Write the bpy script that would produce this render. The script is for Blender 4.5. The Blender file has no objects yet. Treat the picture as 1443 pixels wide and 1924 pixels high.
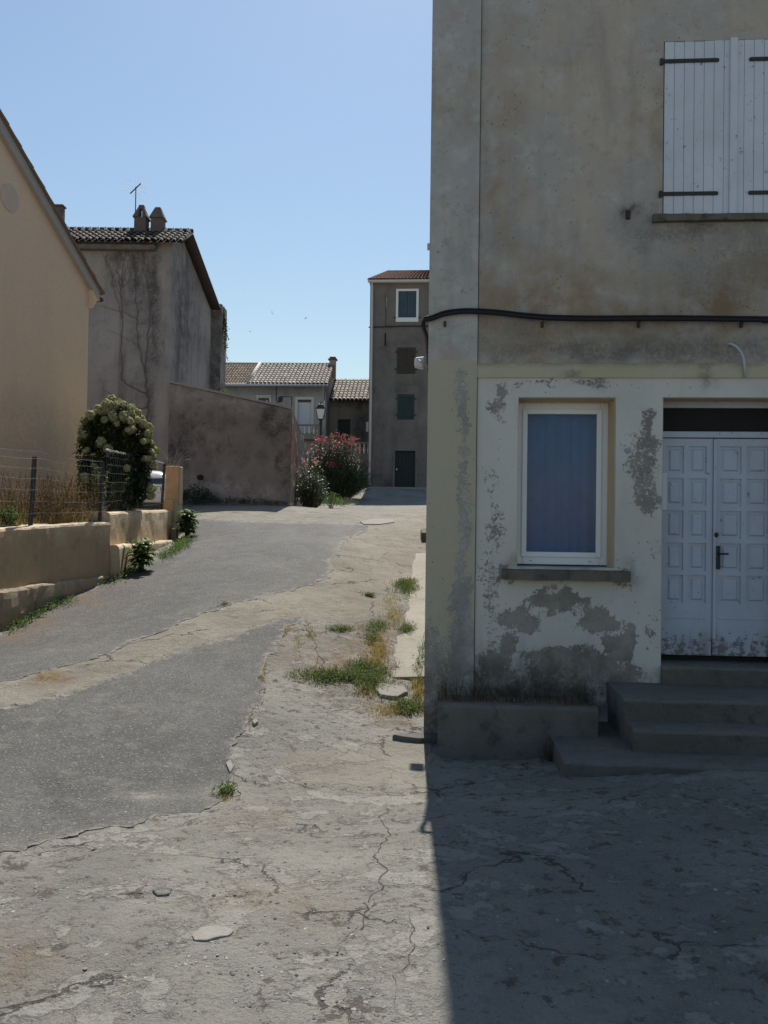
import bpy, math, random
import numpy as np
from mathutils import Vector, Matrix, Euler
from mathutils.geometry import delaunay_2d_cdt
random.seed(7); rng = np.random.default_rng(7)
sc = bpy.context.scene; COL = sc.collection
R = math.radians
# ------------------------------------------------------------------ camera model (real metric space, eye 1.65 m above the street)
F = 1500.0; CX, CY = 721.5, 962.0; EYE = 1.65
PITCH = R(0.70); ROLL = 0.0130
CAMROT = (Matrix.Rotation(R(90) + PITCH, 3, 'X') @ Matrix.Rotation(ROLL, 3, 'Z'))
CM = np.array(CAMROT)
def ray(u, v):
    return CAMROT @ Vector(((u - CX) / F, -(v - CY) / F, -1.0))
def P(u, v, Y):
    d = ray(u, v); t = Y / d.y
    return Vector((d.x * t, Y, EYE + d.z * t))
def proj(pts):
    p = np.asarray(pts, float) - np.array([0, 0, EYE]); c = p @ CM
    w = np.maximum(-c[:, 2], .05)
    return CX + F * c[:, 0] / w, CY - F * c[:, 1] / w
cam = bpy.data.objects.new('camera', bpy.data.cameras.new('camera')); COL.objects.link(cam)
cam.location = (0, 0, EYE); cam.rotation_euler = CAMROT.to_euler()
cam.data.sensor_fit = 'VERTICAL'; cam.data.sensor_height = 24; cam.data.lens = F / 1924 * 24
cam.data.clip_end = 3000; cam.data.clip_start = .05
sc.camera = cam
# ------------------------------------------------------------------ noise
def _h(ix, iy, s):
    n = (ix * 374761393 + iy * 668265263 + s * 982451653) & 0xffffffff
    n = ((n ^ (n >> 13)) * 1274126177) & 0xffffffff
    return ((n ^ (n >> 16)) & 0xffff) / 65535.0
def vnoise(x, y, s=0):
    x = np.asarray(x, float); y = np.asarray(y, float)
    ix = np.floor(x).astype(np.int64); iy = np.floor(y).astype(np.int64)
    fx = x - ix; fy = y - iy; fx = fx * fx * (3 - 2 * fx); fy = fy * fy * (3 - 2 * fy)
    a = _h(ix, iy, s); b = _h(ix + 1, iy, s); c = _h(ix, iy + 1, s); d = _h(ix + 1, iy + 1, s)
    return (a * (1 - fx) + b * fx) * (1 - fy) + (c * (1 - fx) + d * fx) * fy
def fbm(x, y, s=0, o=4):
    t = 0; a = .5; x = np.asarray(x, float); y = np.asarray(y, float)
    for k in range(o):
        t = t + a * vnoise(x, y, s + k); x = x * 2.03 + 13.1; y = y * 2.03 + 7.7; a *= .5
    return t / (1 - .5 ** o)
def sstep(a, b, x):
    t = np.clip((np.asarray(x, float) - a) / (b - a), 0, 1); return t * t * (3 - 2 * t)
def inpoly(u, v, poly):
    u = np.asarray(u); v = np.asarray(v); r = np.zeros(u.shape, bool); n = len(poly)
    for i in range(n):
        x1, y1 = poly[i]; x2, y2 = poly[(i + 1) % n]
        if y1 == y2: continue
        c = ((y1 > v) != (y2 > v)) & (u < (x2 - x1) * (v - y1) / (y2 - y1) + x1)
        r ^= c
    return r
# ------------------------------------------------------------------ terrain
TP = []
for u, v, Y in [(0,1924,2.7),(360,1924,2.7),(721,1924,2.7),(1100,1924,2.72),(1443,1924,2.75),(800,1600,4.5),(1300,1600,4.5),
    (0,1600,4.4),(430,1460,6.3),(480,1340,7.6),(0,1335,7.1),(560,1155,11),(640,1030,16.5),(560,1100,12.9),
    (800,1400,7.5),(1000,1425,7.15),(1300,1455,6.15),(0,1185,10.8),(200,1085,13.9),(335,1010,20),
    (345,946,26.6),(545,951,26),(430,962,23.4),(430,985,20.6),(690,990,22),(800,1000,21),(750,960,28.5),(745,945,37),(740,915,45),(650,940,38.5),(600,957,29)]:
    p = P(u, v, Y); TP.append((p.x, p.y, p.z))
for X, Y, e in [(0,0,-1.65),(-4,0,-1.5),(5,0,-1.75),(-5.4,5.5,-1.8),(.4,9.5,-1.82),(.5,12,-1.45),(.7,15,-1.05),(.9,18,-.68),(4,30,.5),(6,7,-1.9),(6,3,-1.75),(8,15,-1.0),
    (-6.6,23.5,.05),(-8,45,2.0),(8,46,2.0),(0,60,2.6),(-12,30,.6),(-12,12,-.4),(-12,3,-1.2),(12,20,-.2),(0,-6,-1.7)]:
    TP.append((X, Y, e + EYE))
TPa = np.array(TP)
def _k(r2): return np.where(r2 > 1e-9, r2 * np.log(r2 + 1e-12), 0)
n_ = len(TPa); A_ = np.zeros((n_ + 3, n_ + 3))
A_[:n_, :n_] = _k(((TPa[:, None, :2] - TPa[None, :, :2]) ** 2).sum(-1)) + np.eye(n_) * .6
A_[:n_, n_] = 1; A_[:n_, n_ + 1:] = TPa[:, :2]; A_[n_, :n_] = 1; A_[n_ + 1:, :n_] = TPa[:, :2].T
W_ = np.linalg.solve(A_, np.concatenate([TPa[:, 2], [0, 0, 0]]))
def H(x, y):
    x = np.atleast_1d(np.asarray(x, float)); y = np.atleast_1d(np.asarray(y, float))
    xc = np.clip(x, -13, 12); yc = np.clip(y, -5, 58); out = np.empty(x.shape)
    for i in range(0, len(x), 20000):
        a = xc[i:i + 20000]; b = yc[i:i + 20000]
        r2 = (a[:, None] - TPa[None, :, 0]) ** 2 + (b[:, None] - TPa[None, :, 1]) ** 2
        out[i:i + 20000] = _k(r2) @ W_[:n_] + W_[n_] + W_[n_ + 1] * a + W_[n_ + 2] * b
    return out
def h1(x, y): return float(H(x, y)[0])
def G(u, v):
    """where a sight line meets the terrain"""
    Y = np.concatenate([np.arange(1.5, 20, .05), np.arange(20, 60, .1)])
    d = ray(u, v); x = d.x / d.y * Y; z = EYE + d.z / d.y * Y
    below = z < H(x, Y)
    i = int(np.argmax(below)) if below.any() else len(Y) - 1
    a = Y[max(i - 1, 0)]; b = Y[i]
    for _ in range(12):
        m = (a + b) / 2
        if EYE + d.z / d.y * m < h1(d.x / d.y * m, m): b = m
        else: a = m
    return Vector((d.x / d.y * b, b, h1(d.x / d.y * b, b)))
# ------------------------------------------------------------------ mesh builder
class MB:
    def __init__(s): s.v = []; s.f = []; s.m = []
    def quad(s, a, b, c, d, m=0):
        n = len(s.v); s.v += [tuple(a), tuple(b), tuple(c), tuple(d)]; s.f.append((n, n + 1, n + 2, n + 3)); s.m.append(m)
    def poly(s, pts, m=0):
        n = len(s.v); s.v += [tuple(p) for p in pts]; s.f.append(tuple(range(n, n + len(pts)))); s.m.append(m)
    def box(s, x0, x1, y0, y1, z0, z1, m=0):
        n = len(s.v)
        s.v += [(x0,y0,z0),(x1,y0,z0),(x1,y1,z0),(x0,y1,z0),(x0,y0,z1),(x1,y0,z1),(x1,y1,z1),(x0,y1,z1)]
        for q in [(0,1,5,4),(1,2,6,5),(2,3,7,6),(3,0,4,7),(4,5,6,7),(3,2,1,0)]:
            s.f.append(tuple(n + i for i in q)); s.m.append(m)
    def hexa(s, p, m=0):
        n = len(s.v); s.v += [tuple(q) for q in p]
        for q in [(0,1,5,4),(1,2,6,5),(2,3,7,6),(3,0,4,7),(4,5,6,7),(3,2,1,0)]:
            s.f.append(tuple(n + i for i in q)); s.m.append(m)
    def loft(s, rings, m=0, cap=True, closed=True):
        n = len(s.v); k = len(rings[0])
        for r in rings: s.v += [tuple(p) for p in r]
        for i in range(len(rings) - 1):
            for j in range(k if closed else k - 1):
                a = n + i * k + j; b = n + i * k + (j + 1) % k
                s.f.append((a, b, b + k, a + k)); s.m.append(m)
        if cap:
            s.f.append(tuple(n + j for j in range(k - 1, -1, -1))); s.m.append(m)
            s.f.append(tuple(n + (len(rings) - 1) * k + j for j in range(k))); s.m.append(m)
    def tube(s, pts, r, k=8, m=0, cap=True):
        pts = [Vector(p) for p in pts]; rings = []
        for i, p in enumerate(pts):
            t = (pts[min(i + 1, len(pts) - 1)] - pts[max(i - 1, 0)]).normalized()
            a = t.orthogonal().normalized() if abs(t.z) > .9 else t.cross(Vector((0, 0, 1))).normalized()
            b = t.cross(a); rr = r[i] if isinstance(r, (list, tuple)) else r
            rings.append([p + (a * math.cos(2 * math.pi * j / k) + b * math.sin(2 * math.pi * j / k)) * rr for j in range(k)])
        s.loft(rings, m, cap)
    def lathe(s, prof, c=(0, 0, 0), k=16, m=0, rot=0):
        s.loft([[(c[0] + r * math.cos(2 * math.pi * j / k + rot), c[1] + r * math.sin(2 * math.pi * j / k + rot), c[2] + z) for j in range(k)] for r, z in prof], m)
    def add(s, vs, fs, m=0):
        n = len(s.v); s.v += [tuple(p) for p in vs]
        for f in fs: s.f.append(tuple(n + i for i in f)); s.m.append(m)
def obj(name, mb, mats, parent=None, smooth=False, bevel=0, loc=None):
    me = bpy.data.meshes.new(name); me.from_pydata([tuple(map(float, p)) for p in mb.v], [], mb.f)
    mats = mats if isinstance(mats, (list, tuple)) else [mats]
    for m in mats: me.materials.append(m)
    if len(mats) > 1: me.polygons.foreach_set('material_index', mb.m)
    if smooth: me.polygons.foreach_set('use_smooth', [True] * len(me.polygons))
    me.update(); o = bpy.data.objects.new(name, me); COL.objects.link(o)
    if parent: o.parent = parent
    if loc is not None: o.location = loc
    if bevel:
        b = o.modifiers.new('bevel', 'BEVEL'); b.width = bevel; b.segments = 2; b.limit_method = 'ANGLE'; b.angle_limit = R(40)
    return o
def tag(o, label, cat, group=None, kind=None):
    if label: o['label'] = label
    if cat: o['category'] = cat
    if group: o['group'] = group
    if kind: o['kind'] = kind
    return o
def structure(o): o['kind'] = 'structure'; return o
def empty(name, loc, rz=0):
    o = bpy.data.objects.new(name, None); COL.objects.link(o); o.location = loc; o.rotation_euler = (0, 0, rz); o.empty_display_size = .1
    return o
def copy_tree(o, parent=None):
    c = o.copy(); COL.objects.link(c); c.parent = parent
    for ch in [x for x in COL.objects if x.parent == o]: copy_tree(ch, c)
    return c
def attr(o, name, cols):
    a = o.data.color_attributes.new(name, 'FLOAT_COLOR', 'POINT')
    a.data.foreach_set('color', np.asarray(cols, np.float32).ravel())
def wverts(o, fr=None):
    v = np.array([p.co for p in o.data.vertices])
    return v if fr is None else fr.world(v)
class Frame:
    """a building's own axes: x along its front, y into it, z up"""
    def __init__(s, loc, ang):
        s.loc = Vector(loc); s.ang = ang; s.R = Matrix.Rotation(ang, 3, 'Z')
    def L(s, u, v, n=0.0):
        d = s.R.transposed() @ ray(u, v); o = s.R.transposed() @ (Vector((0, 0, EYE)) - s.loc)
        t = (n - o.y) / d.y; p = o + d * t
        return p.x, p.z
    def world(s, v):
        return np.asarray(v) @ np.array(s.R).T + np.array(s.loc)
    def toL(s, w): return s.R.transposed() @ (Vector(w) - s.loc)
def wall_grid(mb, x0, x1, z0, z1, holes, step=.06, depth=.25, y=0.0, wav=.004, m=0, mrev=None, seed=3):
    """front face with rectangular openings and their reveals; holes are (x0,x1,z0,z1[,depth])"""
    def cuts(a, b, ex):
        e = sorted({a, b, *[q for q in ex if a < q < b]}); out = []
        for p, q in zip(e[:-1], e[1:]):
            n = max(1, int(round((q - p) / step))); out += [p + (q - p) * i / n for i in range(n)]
        return out + [b]
    xs = cuts(x0, x1, [h[i] for h in holes for i in (0, 1)]); zs = cuts(z0, z1, [h[i] for h in holes for i in (2, 3)])
    X, Z = np.meshgrid(xs, zs, indexing='ij'); Yy = y + wav * (fbm(X * 1.7, Z * 1.7, seed, 3) - .5) * 2
    n = len(mb.v); nz = len(zs)
    mb.v += list(zip(X.ravel(), Yy.ravel(), Z.ravel()))
    for i in range(len(xs) - 1):
        xm = (xs[i] + xs[i + 1]) / 2
        for j in range(nz - 1):
            zm = (zs[j] + zs[j + 1]) / 2
            if any(h[0] < xm < h[1] and h[2] < zm < h[3] for h in holes): continue
            a = n + i * nz + j; mb.f.append((a, a + nz, a + nz + 1, a + 1)); mb.m.append(m)
    mr = m if mrev is None else mrev
    for h in holes:
        a, b, c, d = h[:4]; dd = h[4] if len(h) > 4 else depth; y0 = y - wav * .2; y1 = y + dd
        k = 8
        for i in range(k):
            za = c + (d - c) * i / k; zb = c + (d - c) * (i + 1) / k; xa = a + (b - a) * i / k; xb = a + (b - a) * (i + 1) / k
            mb.quad((a, y0, za), (a, y1, za), (a, y1, zb), (a, y0, zb), mr)
            mb.quad((b, y0, za), (b, y0, zb), (b, y1, zb), (b, y1, za), mr)
            mb.quad((xa, y0, d), (xa, y1, d), (xb, y1, d), (xb, y0, d), mr)
            mb.quad((xa, y0, c), (xb, y0, c), (xb, y1, c), (xa, y1, c), mr)
def shell(mb, x0, x1, y0, y1, z0, z1, m=0, front=False):
    mb.quad((x0,y0,z0),(x0,y0,z1),(x0,y1,z1),(x0,y1,z0), m); mb.quad((x1,y0,z0),(x1,y1,z0),(x1,y1,z1),(x1,y0,z1), m)
    mb.quad((x0,y1,z0),(x0,y1,z1),(x1,y1,z1),(x1,y1,z0), m); mb.quad((x0,y0,z1),(x1,y0,z1),(x1,y1,z1),(x0,y1,z1), m)
def tile_roof(mb, A, B, C, D, w=.21, l=.36, m=0, mu=1):
    """canal tiles; A,B eave ends, C,D ridge ends above them"""
    A, B, C, D = map(Vector, (A, B, C, D)); nu = max(2, int(round((B - A).length / w))); nv = max(2, int(round((C - A).length / l)))
    up = (B - A).cross(C - A).normalized()
    if up.z < 0: up = -up
    mb.quad(A - up * .03, B - up * .03, D - up * .03, C - up * .03, mu)
    for i in range(nu):
        s = (i + .5) / nu
        for j in range(nv):
            a = A.lerp(B, s).lerp(C.lerp(D, s), j / nv); b = A.lerp(B, s).lerp(C.lerp(D, s), min(1, (j + 1.18) / nv))
            sd = (B - A).normalized(); jit = random.uniform(-.008, .008)
            ra = w * .47; rb = w * .38
            vs = []
            for c, r, li in ((a, ra, .028), (b, rb, .0)):
                for k in range(7):
                    t = math.pi * k / 6
                    vs.append(c + sd * (math.cos(t) * r + jit) + up * (math.sin(t) * r * .8 + li))
            mb.add(vs, [(k, k + 1, k + 8, k + 7) for k in range(6)], m)
# ------------------------------------------------------------------ materials
class NT:
    def __init__(s, name):
        s.m = bpy.data.materials.new(name); s.m.use_nodes = True; s.t = s.m.node_tree
        s.b = s.t.nodes['Principled BSDF']; s.b.inputs['Specular IOR Level'].default_value = .25
        s.tc = s.t.nodes.new('ShaderNodeTexCoord'); s.co = s.tc.outputs['Object']
    def nd(s, t, **k):
        n = s.t.nodes.new(t)
        for a, v in k.items(): setattr(n, a, v)
        return n
    def lk(s, a, b):
        if hasattr(a, 'links'): s.t.links.new(a, b)
        elif isinstance(a, (tuple, list)) and len(a) == 3 and b.type == 'RGBA': b.default_value = (*a, 1)
        else: b.default_value = a
    def noise(s, scale, detail=4, rough=.55, vec=None, dist=0, w=None):
        n = s.nd('ShaderNodeTexNoise'); s.lk(vec or s.co, n.inputs['Vector'])
        n.inputs['Scale'].default_value = scale; n.inputs['Detail'].default_value = detail; n.inputs['Roughness'].default_value = rough; n.inputs['Distortion'].default_value = dist
        return n.outputs[0]
    def voro(s, scale, feat='F1', vec=None, rnd=1, out='Distance'):
        n = s.nd('ShaderNodeTexVoronoi', feature=feat); s.lk(vec or s.co, n.inputs['Vector']); n.inputs['Scale'].default_value = scale; n.inputs['Randomness'].default_value = rnd
        return n.outputs[out]
    def mp(s, sx=1, sy=1, sz=1, loc=(0, 0, 0), vec=None):
        n = s.nd('ShaderNodeMapping'); s.lk(vec or s.co, n.inputs[0]); n.inputs['Scale'].default_value = (sx, sy, sz); n.inputs['Location'].default_value = loc
        return n.outputs[0]
    def math(s, op, a, b=None, c=None, clamp=False):
        n = s.nd('ShaderNodeMath', operation=op, use_clamp=clamp); s.lk(a, n.inputs[0])
        if b is not None: s.lk(b, n.inputs[1])
        if c is not None: s.lk(c, n.inputs[2])
        return n.outputs[0]
    def rng(s, x, a, b, c=0.0, d=1.0):
        n = s.nd('ShaderNodeMapRange', interpolation_type='SMOOTHSTEP'); s.lk(x, n.inputs[0])
        for i, q in enumerate((a, b, c, d)): n.inputs[i + 1].default_value = q
        return n.outputs[0]
    def mix(s, f, a, b, mode='MIX'):
        n = s.nd('ShaderNodeMix', data_type='RGBA', blend_type=mode); s.lk(f, n.inputs[0]); s.lk(a, n.inputs[6]); s.lk(b, n.inputs[7])
        return n.outputs[2]
    def attr(s, name='mask'):
        n = s.nd('ShaderNodeAttribute', attribute_name=name); q = s.nd('ShaderNodeSeparateColor'); s.lk(n.outputs['Color'], q.inputs[0])
        return q.outputs[0], q.outputs[1], q.outputs[2], n.outputs['Alpha']
    def island(s): return s.nd('ShaderNodeNewGeometry').outputs['Random Per Island']
    def ramp(s, f, stops):
        n = s.nd('ShaderNodeValToRGB'); s.lk(f, n.inputs[0]); e = n.color_ramp.elements
        while len(e) < len(stops): e.new(.5)
        for q, (p, c) in zip(e, stops): q.position = p; q.color = (*c, 1)
        return n.outputs[0]
    def bump(s, h, st=.5, d=.01):
        n = s.nd('ShaderNodeBump'); n.inputs['Strength'].default_value = st; n.inputs['Distance'].default_value = d; s.lk(h, n.inputs['Height'])
        s.lk(n.outputs[0], s.b.inputs['Normal'])
    def out(s, col, rough=.9, metal=0, spec=None):
        s.lk(col, s.b.inputs['Base Color']); s.lk(rough, s.b.inputs['Roughness']); s.b.inputs['Metallic'].default_value = metal
        if spec is not None: s.b.inputs['Specular IOR Level'].default_value = spec
        return s.m
def plain(name, col, rough=.6, var=.18, scale=6, metal=0, bump=.15, spec=.3):
    n = NT(name); a = n.noise(scale, 5); d = n.noise(scale * 9, 3)
    c = n.mix(a, tuple(x * (1 - var) for x in col), tuple(min(1, x * (1 + var)) for x in col))
    c = n.mix(n.rng(d, .62, .75, 0, .25), c, tuple(x * .55 for x in col))
    n.bump(d, bump, .004); return n.out(c, rough, metal, spec)
def leafmat(name, stops, rough=.5, spec=.4, trans=.25):
    n = NT(name); r = n.island(); c = n.ramp(r, stops)
    n.lk(c, n.b.inputs['Base Color']); n.b.inputs['Roughness'].default_value = rough; n.b.inputs['Specular IOR Level'].default_value = spec
    if trans:
        t = n.nd('ShaderNodeBsdfTranslucent'); n.lk(n.mix(1.0, c, (.9, 1.0, .55), 'MULTIPLY'), t.inputs[0])
        x = n.nd('ShaderNodeMixShader'); x.inputs[0].default_value = trans; n.lk(n.b.outputs[0], x.inputs[1]); n.lk(t.outputs[0], x.inputs[2])
        n.lk(x.outputs[0], n.t.nodes['Material Output'].inputs[0])
    return n.m
def m_concrete():
    n = NT('weathered_concrete'); beige, dark, dirt, _ = n.attr()
    big = n.noise(.5, 4, .6, dist=.6); med = n.noise(2.3, 9, .7, dist=.1); fine = n.noise(24, 5, .75); hi = n.noise(70, 4, .75)
    r2 = n.noise(8.5, 9, .76, dist=.1)
    base = n.mix(n.rng(big, .35, .68), (.222, .211, .184), (.31, .295, .258))
    skin = n.rng(med, .53, .57); base = n.mix(n.math('MULTIPLY', skin, .75), base, (.345, .328, .288))
    holl = n.rng(r2, .445, .40); base = n.mix(n.math('MULTIPLY', holl, n.math('SUBTRACT', 1.0, n.math('MULTIPLY', skin, .6))), base, (.125, .11, .088))
    rim = n.math('MULTIPLY', n.rng(med, .50, .53), n.rng(med, .545, .535)); base = n.mix(n.math('MULTIPLY', rim, .12), base, (.13, .118, .10))
    base = n.mix(n.rng(n.noise(13, 6, .8), .56, .66, 0, .6), base, (.15, .138, .12))
    agg = n.voro(34, out='Color'); ag = n.nd('ShaderNodeSeparateColor'); n.lk(agg, ag.inputs[0])
    aggd = n.math('MULTIPLY', n.rng(n.voro(34), .36, .26), n.rng(ag.outputs[0], .66, .70)); aggd = n.math('MULTIPLY', aggd, n.rng(n.noise(1.7, 3), .42, .6))
    base = n.mix(n.math('MULTIPLY', aggd, .8), base, n.mix(ag.outputs[1], (.09, .087, .083), (.46, .45, .43)))
    bc = n.mix(n.rng(n.noise(1.1, 6, .65), .35, .7), (.235, .21, .168), (.325, .298, .243))
    bc = n.mix(n.rng(fine, .55, .75, 0, .5), bc, (.17, .148, .12)); bc = n.mix(n.rng(n.noise(5, 6, .7), .56, .66, 0, .45), bc, (.2, .175, .14))
    base = n.mix(n.math('MULTIPLY', beige, .85), base, bc)
    dk = n.mix(n.rng(n.noise(1.4, 6, .7), .38, .68), (.05, .048, .045), (.115, .11, .102))
    dk = n.mix(n.rng(n.voro(60), .3, .12, 0, .4), dk, (.16, .155, .145)); dk = n.mix(n.rng(hi, .5, .7, 0, .5), dk, (.03, .03, .03))
    base = n.mix(n.math('MULTIPLY', n.rng(n.math('ADD', dark, n.math('MULTIPLY', n.math('SUBTRACT', n.noise(4.5, 9, .78), .5), .5)), .2, .9), .93), base, dk)
    base = n.mix(n.math('MULTIPLY', dirt, n.rng(n.noise(7, 5, .7), .3, .65)), base, (.20, .125, .06))
    base = n.mix(n.rng(hi, .42, .75, 0, .5), base, n.mix(.65, base, (.07, .06, .05)))
    cv = n.mp(1, 1, .2); wob = n.nd('ShaderNodeMixRGB'); wob.blend_type = 'ADD'; wob.inputs[0].default_value = .4
    nn = n.nd('ShaderNodeTexNoise'); nn.inputs['Scale'].default_value = 3.2; nn.inputs['Detail'].default_value = 7; nn.inputs['Roughness'].default_value = .65; n.lk(n.co, nn.inputs[0])
    n.lk(cv, wob.inputs[1]); n.lk(nn.outputs['Color'], wob.inputs[2])
    ce = n.voro(.8, 'DISTANCE_TO_EDGE', wob.outputs[0]); cr = n.math('MULTIPLY', n.rng(ce, .009, .002), n.rng(n.noise(1.3, 4), .47, .56))
    base = n.mix(n.math('MULTIPLY', cr, .75), base, (.06, .05, .04))
    h = n.math('ADD', n.math('MULTIPLY', r2, 1.0), n.math('ADD', n.math('MULTIPLY', fine, .7), n.math('MULTIPLY', aggd, .4)))
    h = n.math('ADD', h, n.math('ADD', n.math('MULTIPLY', skin, .28), n.math('MULTIPLY', hi, .3)))
    h = n.math('SUBTRACT', n.math('ADD', h, n.math('MULTIPLY', n.noise(13, 6, .8), .8)), n.math('MULTIPLY', cr, .8))
    n.bump(h, 1.0, .028); return n.out(base, .95)
def m_asphalt():
    n = NT('worn_asphalt'); edge, dust, dirt, _ = n.attr()
    big = n.noise(.7, 4, .6, dist=.8); st = n.voro(42, out='Color'); sp = n.nd('ShaderNodeSeparateColor'); n.lk(st, sp.inputs[0])
    d = n.voro(42); stone = n.rng(d, .52, .40); d2 = n.voro(95); s2 = n.voro(95, out='Color'); sp2 = n.nd('ShaderNodeSeparateColor'); n.lk(s2, sp2.inputs[0])
    c = n.mix(n.rng(big, .35, .65), (.052, .050, .047), (.088, .085, .079)); c = n.mix(n.rng(n.noise(4, 8, .78), .48, .66, 0, .75), c, (.145, .138, .125)); c = n.mix(n.rng(n.noise(1.1, 6, .7), .54, .66, 0, .6), c, (.045, .043, .04))
    c = n.mix(n.math('MULTIPLY', n.rng(d2, .45, .3), n.rng(sp2.outputs[0], .4, .6, 0, .8)), c, n.mix(sp2.outputs[1], (.10, .098, .095), (.24, .235, .225)))
    c = n.mix(n.math('MULTIPLY', stone, n.rng(sp.outputs[0], .42, .5, 0, .85)), c, n.mix(n.math('POWER', sp.outputs[1], 2.0), (.08, .078, .072), (.235, .228, .21)))
    c = n.mix(n.math('MULTIPLY', n.rng(n.noise(60, 3, .7), .58, .66), .8), c, (.025, .025, .025))
    c = n.mix(n.math('MULTIPLY', n.math('MAXIMUM', dust, edge), n.rng(n.noise(9, 6, .75), .34, .6)), c, (.26, .24, .20))
    c = n.mix(n.math('MULTIPLY', dirt, n.rng(n.noise(6, 5, .7), .25, .6)), c, (.13, .085, .05))
    n.bump(n.math('ADD', n.math('MULTIPLY', stone, n.rng(sp.outputs[0], .4, .5)), n.noise(50, 4, .7)), .9, .014); return n.out(c, .8, spec=.35)
def m_facade(name, paint, paint2, up1, up2, up3, under=(.305, .285, .255)):
    """render with attribute mask: R missing paint, G dirt, B ochre, A painted zone"""
    n = NT(name); pe, di, oc, za = n.attr()
    big = n.noise(.9, 5, .6, dist=.5); med = n.noise(4, 6, .65); strk = n.noise(3.5, 5, .6, vec=n.mp(1, 1, .16)); fine = n.noise(28, 5, .7); ff = n.noise(75, 4, .7)
    up = n.mix(n.rng(big, .38, .62), up1, up2); up = n.mix(n.rng(med, .47, .7, 0, .6), up, up3); up = n.mix(n.rng(n.noise(7, 6, .75), .53, .66, 0, .5), up, tuple(x * .62 for x in up2)); up = n.mix(n.rng(n.noise(2.4, 6, .7), .5, .66, 0, .45), up, (.36, .27, .19))
    up = n.mix(n.rng(strk, .52, .72, 0, .4), up, tuple(x * .6 for x in up1))
    up = n.mix(n.math('MULTIPLY', oc, n.rng(n.noise(3, 5, .65), .28, .62)), up, (.235, .16, .085))
    un = n.mix(n.rng(med, .35, .65), under, tuple(x * .68 for x in under))
    pt = n.mix(n.rng(big, .35, .65), paint, paint2); pt = n.mix(n.rng(strk, .55, .75, 0, .35), pt, tuple(x * .7 for x in paint))
    edge = n.math('ADD', n.math('MULTIPLY', n.noise(10, 9, .82), .56), n.math('ADD', n.math('MULTIPLY', n.noise(34, 5, .75), .42), n.math('MULTIPLY', n.noise(3.2, 3), .12)))
    keep = n.rng(n.math('SUBTRACT', edge, pe), -.012, .012)
    low = n.mix(keep, un, pt); col = n.mix(n.rng(n.math('ADD', za, n.math('MULTIPLY', n.math('SUBTRACT', fine, .5), .12)), .42, .58), up, low)
    dn = n.math('MULTIPLY', di, n.rng(n.math('ADD', n.math('MULTIPLY', med, .6), n.math('MULTIPLY', fine, .4)), .3, .6)); 
    col = n.mix(n.math('MULTIPLY', dn, .9), col, (.052, .047, .040))
    pit = n.math('MULTIPLY', n.rng(n.voro(17), .14, .07), n.rng(n.noise(2.1, 3), .5, .58)); col = n.mix(n.math('MULTIPLY', pit, .75), col, (.05, .045, .042))
    col = n.mix(n.rng(ff, .5, .8, 0, .3), col, tuple(x * .5 for x in up1))
    h = n.math('ADD', n.math('MULTIPLY', fine, .6), n.math('ADD', n.math('MULTIPLY', keep, n.math('MULTIPLY', za, 1.1)), n.math('MULTIPLY', ff, .3)))
    n.bump(n.math('SUBTRACT', h, n.math('MULTIPLY', pit, .8)), .55, .008); return n.out(col, .92)
def m_render(name, a, b, dark, light, streak=.5, blot=.6, sc_=1.0):
    """old lime render: blotches, vertical streaks, attribute mask R darker patches, G light bare patches and lit step nosings"""
    n = NT(name); dk, lt, oc, _ = n.attr()
    big = n.noise(.45 * sc_, 5, .62, dist=.8); med = n.noise(2.2 * sc_, 6, .68); strk = n.noise(1.6 * sc_, 6, .65, vec=n.mp(1, 1, .1)); fine = n.noise(14 * sc_, 5, .7)
    c = n.mix(n.rng(big, .32, .68), a, b); c = n.mix(n.rng(med, .5, .72, 0, blot), c, dark)
    c = n.mix(n.rng(strk, .5, .7, 0, streak), c, dark)
    c = n.mix(n.math('MULTIPLY', lt, n.rng(n.math('ADD', n.math('MULTIPLY', med, .5), n.math('MULTIPLY', fine, .5)), .36, .6)), c, light)
    c = n.mix(n.math('MULTIPLY', dk, n.rng(n.math('ADD', n.math('MULTIPLY', med, .5), n.math('MULTIPLY', fine, .5)), .34, .58)), c, tuple(x * .5 for x in dark))
    c = n.mix(oc, c, (.26, .115, .07)); c = n.mix(n.rng(fine, .5, .8, 0, .35), c, tuple(x * .55 for x in a))
    n.bump(n.math('ADD', fine, n.math('MULTIPLY', med, 1.2)), .6, .02); return n.out(c, .95)
def m_tiles(name, stops, lichen=(.5, .48, .44), la=.35):
    n = NT(name); c = n.ramp(n.island(), stops); c = n.mix(n.rng(n.noise(3, 5, .7), .5, .7, 0, la), c, lichen)
    c = n.mix(n.rng(n.noise(22, 4, .7), .5, .75, 0, .5), c, (.1, .085, .07)); n.bump(n.noise(30, 4), .4, .01); return n.out(c, .92)
M = {}
M['concrete'] = m_concrete(); M['asphalt'] = m_asphalt()
M['crack'] = plain('crack_soil', (.075, .06, .045), .95, .3, 30)
M['soil'] = plain('dry_soil', (.19, .145, .09), .95, .35, 5, bump=.6)
M['facade'] = m_facade('facade_render', (.515, .50, .46), (.575, .565, .53), (.375, .355, .33), (.43, .375, .315), (.48, .465, .445))
M['pilaster'] = m_facade('pilaster_render', (.43, .385, .28), (.42, .39, .31), (.375, .37, .36), (.42, .40, .375), (.53, .52, .505), (.38, .375, .36))
M['band'] = m_facade('band_render', (.44, .395, .27), (.48, .44, .33), (.4, .36, .25), (.4, .36, .25), (.4, .36, .25))
M['lintel'] = plain('cream_reveal', (.56, .44, .30), .9, .15, 3)
M['sillstone'] = m_render('sill_stone', (.17, .155, .125), (.12, .11, .09), (.05, .048, .04), (.3, .28, .25), .3, .8, 4)
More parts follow.
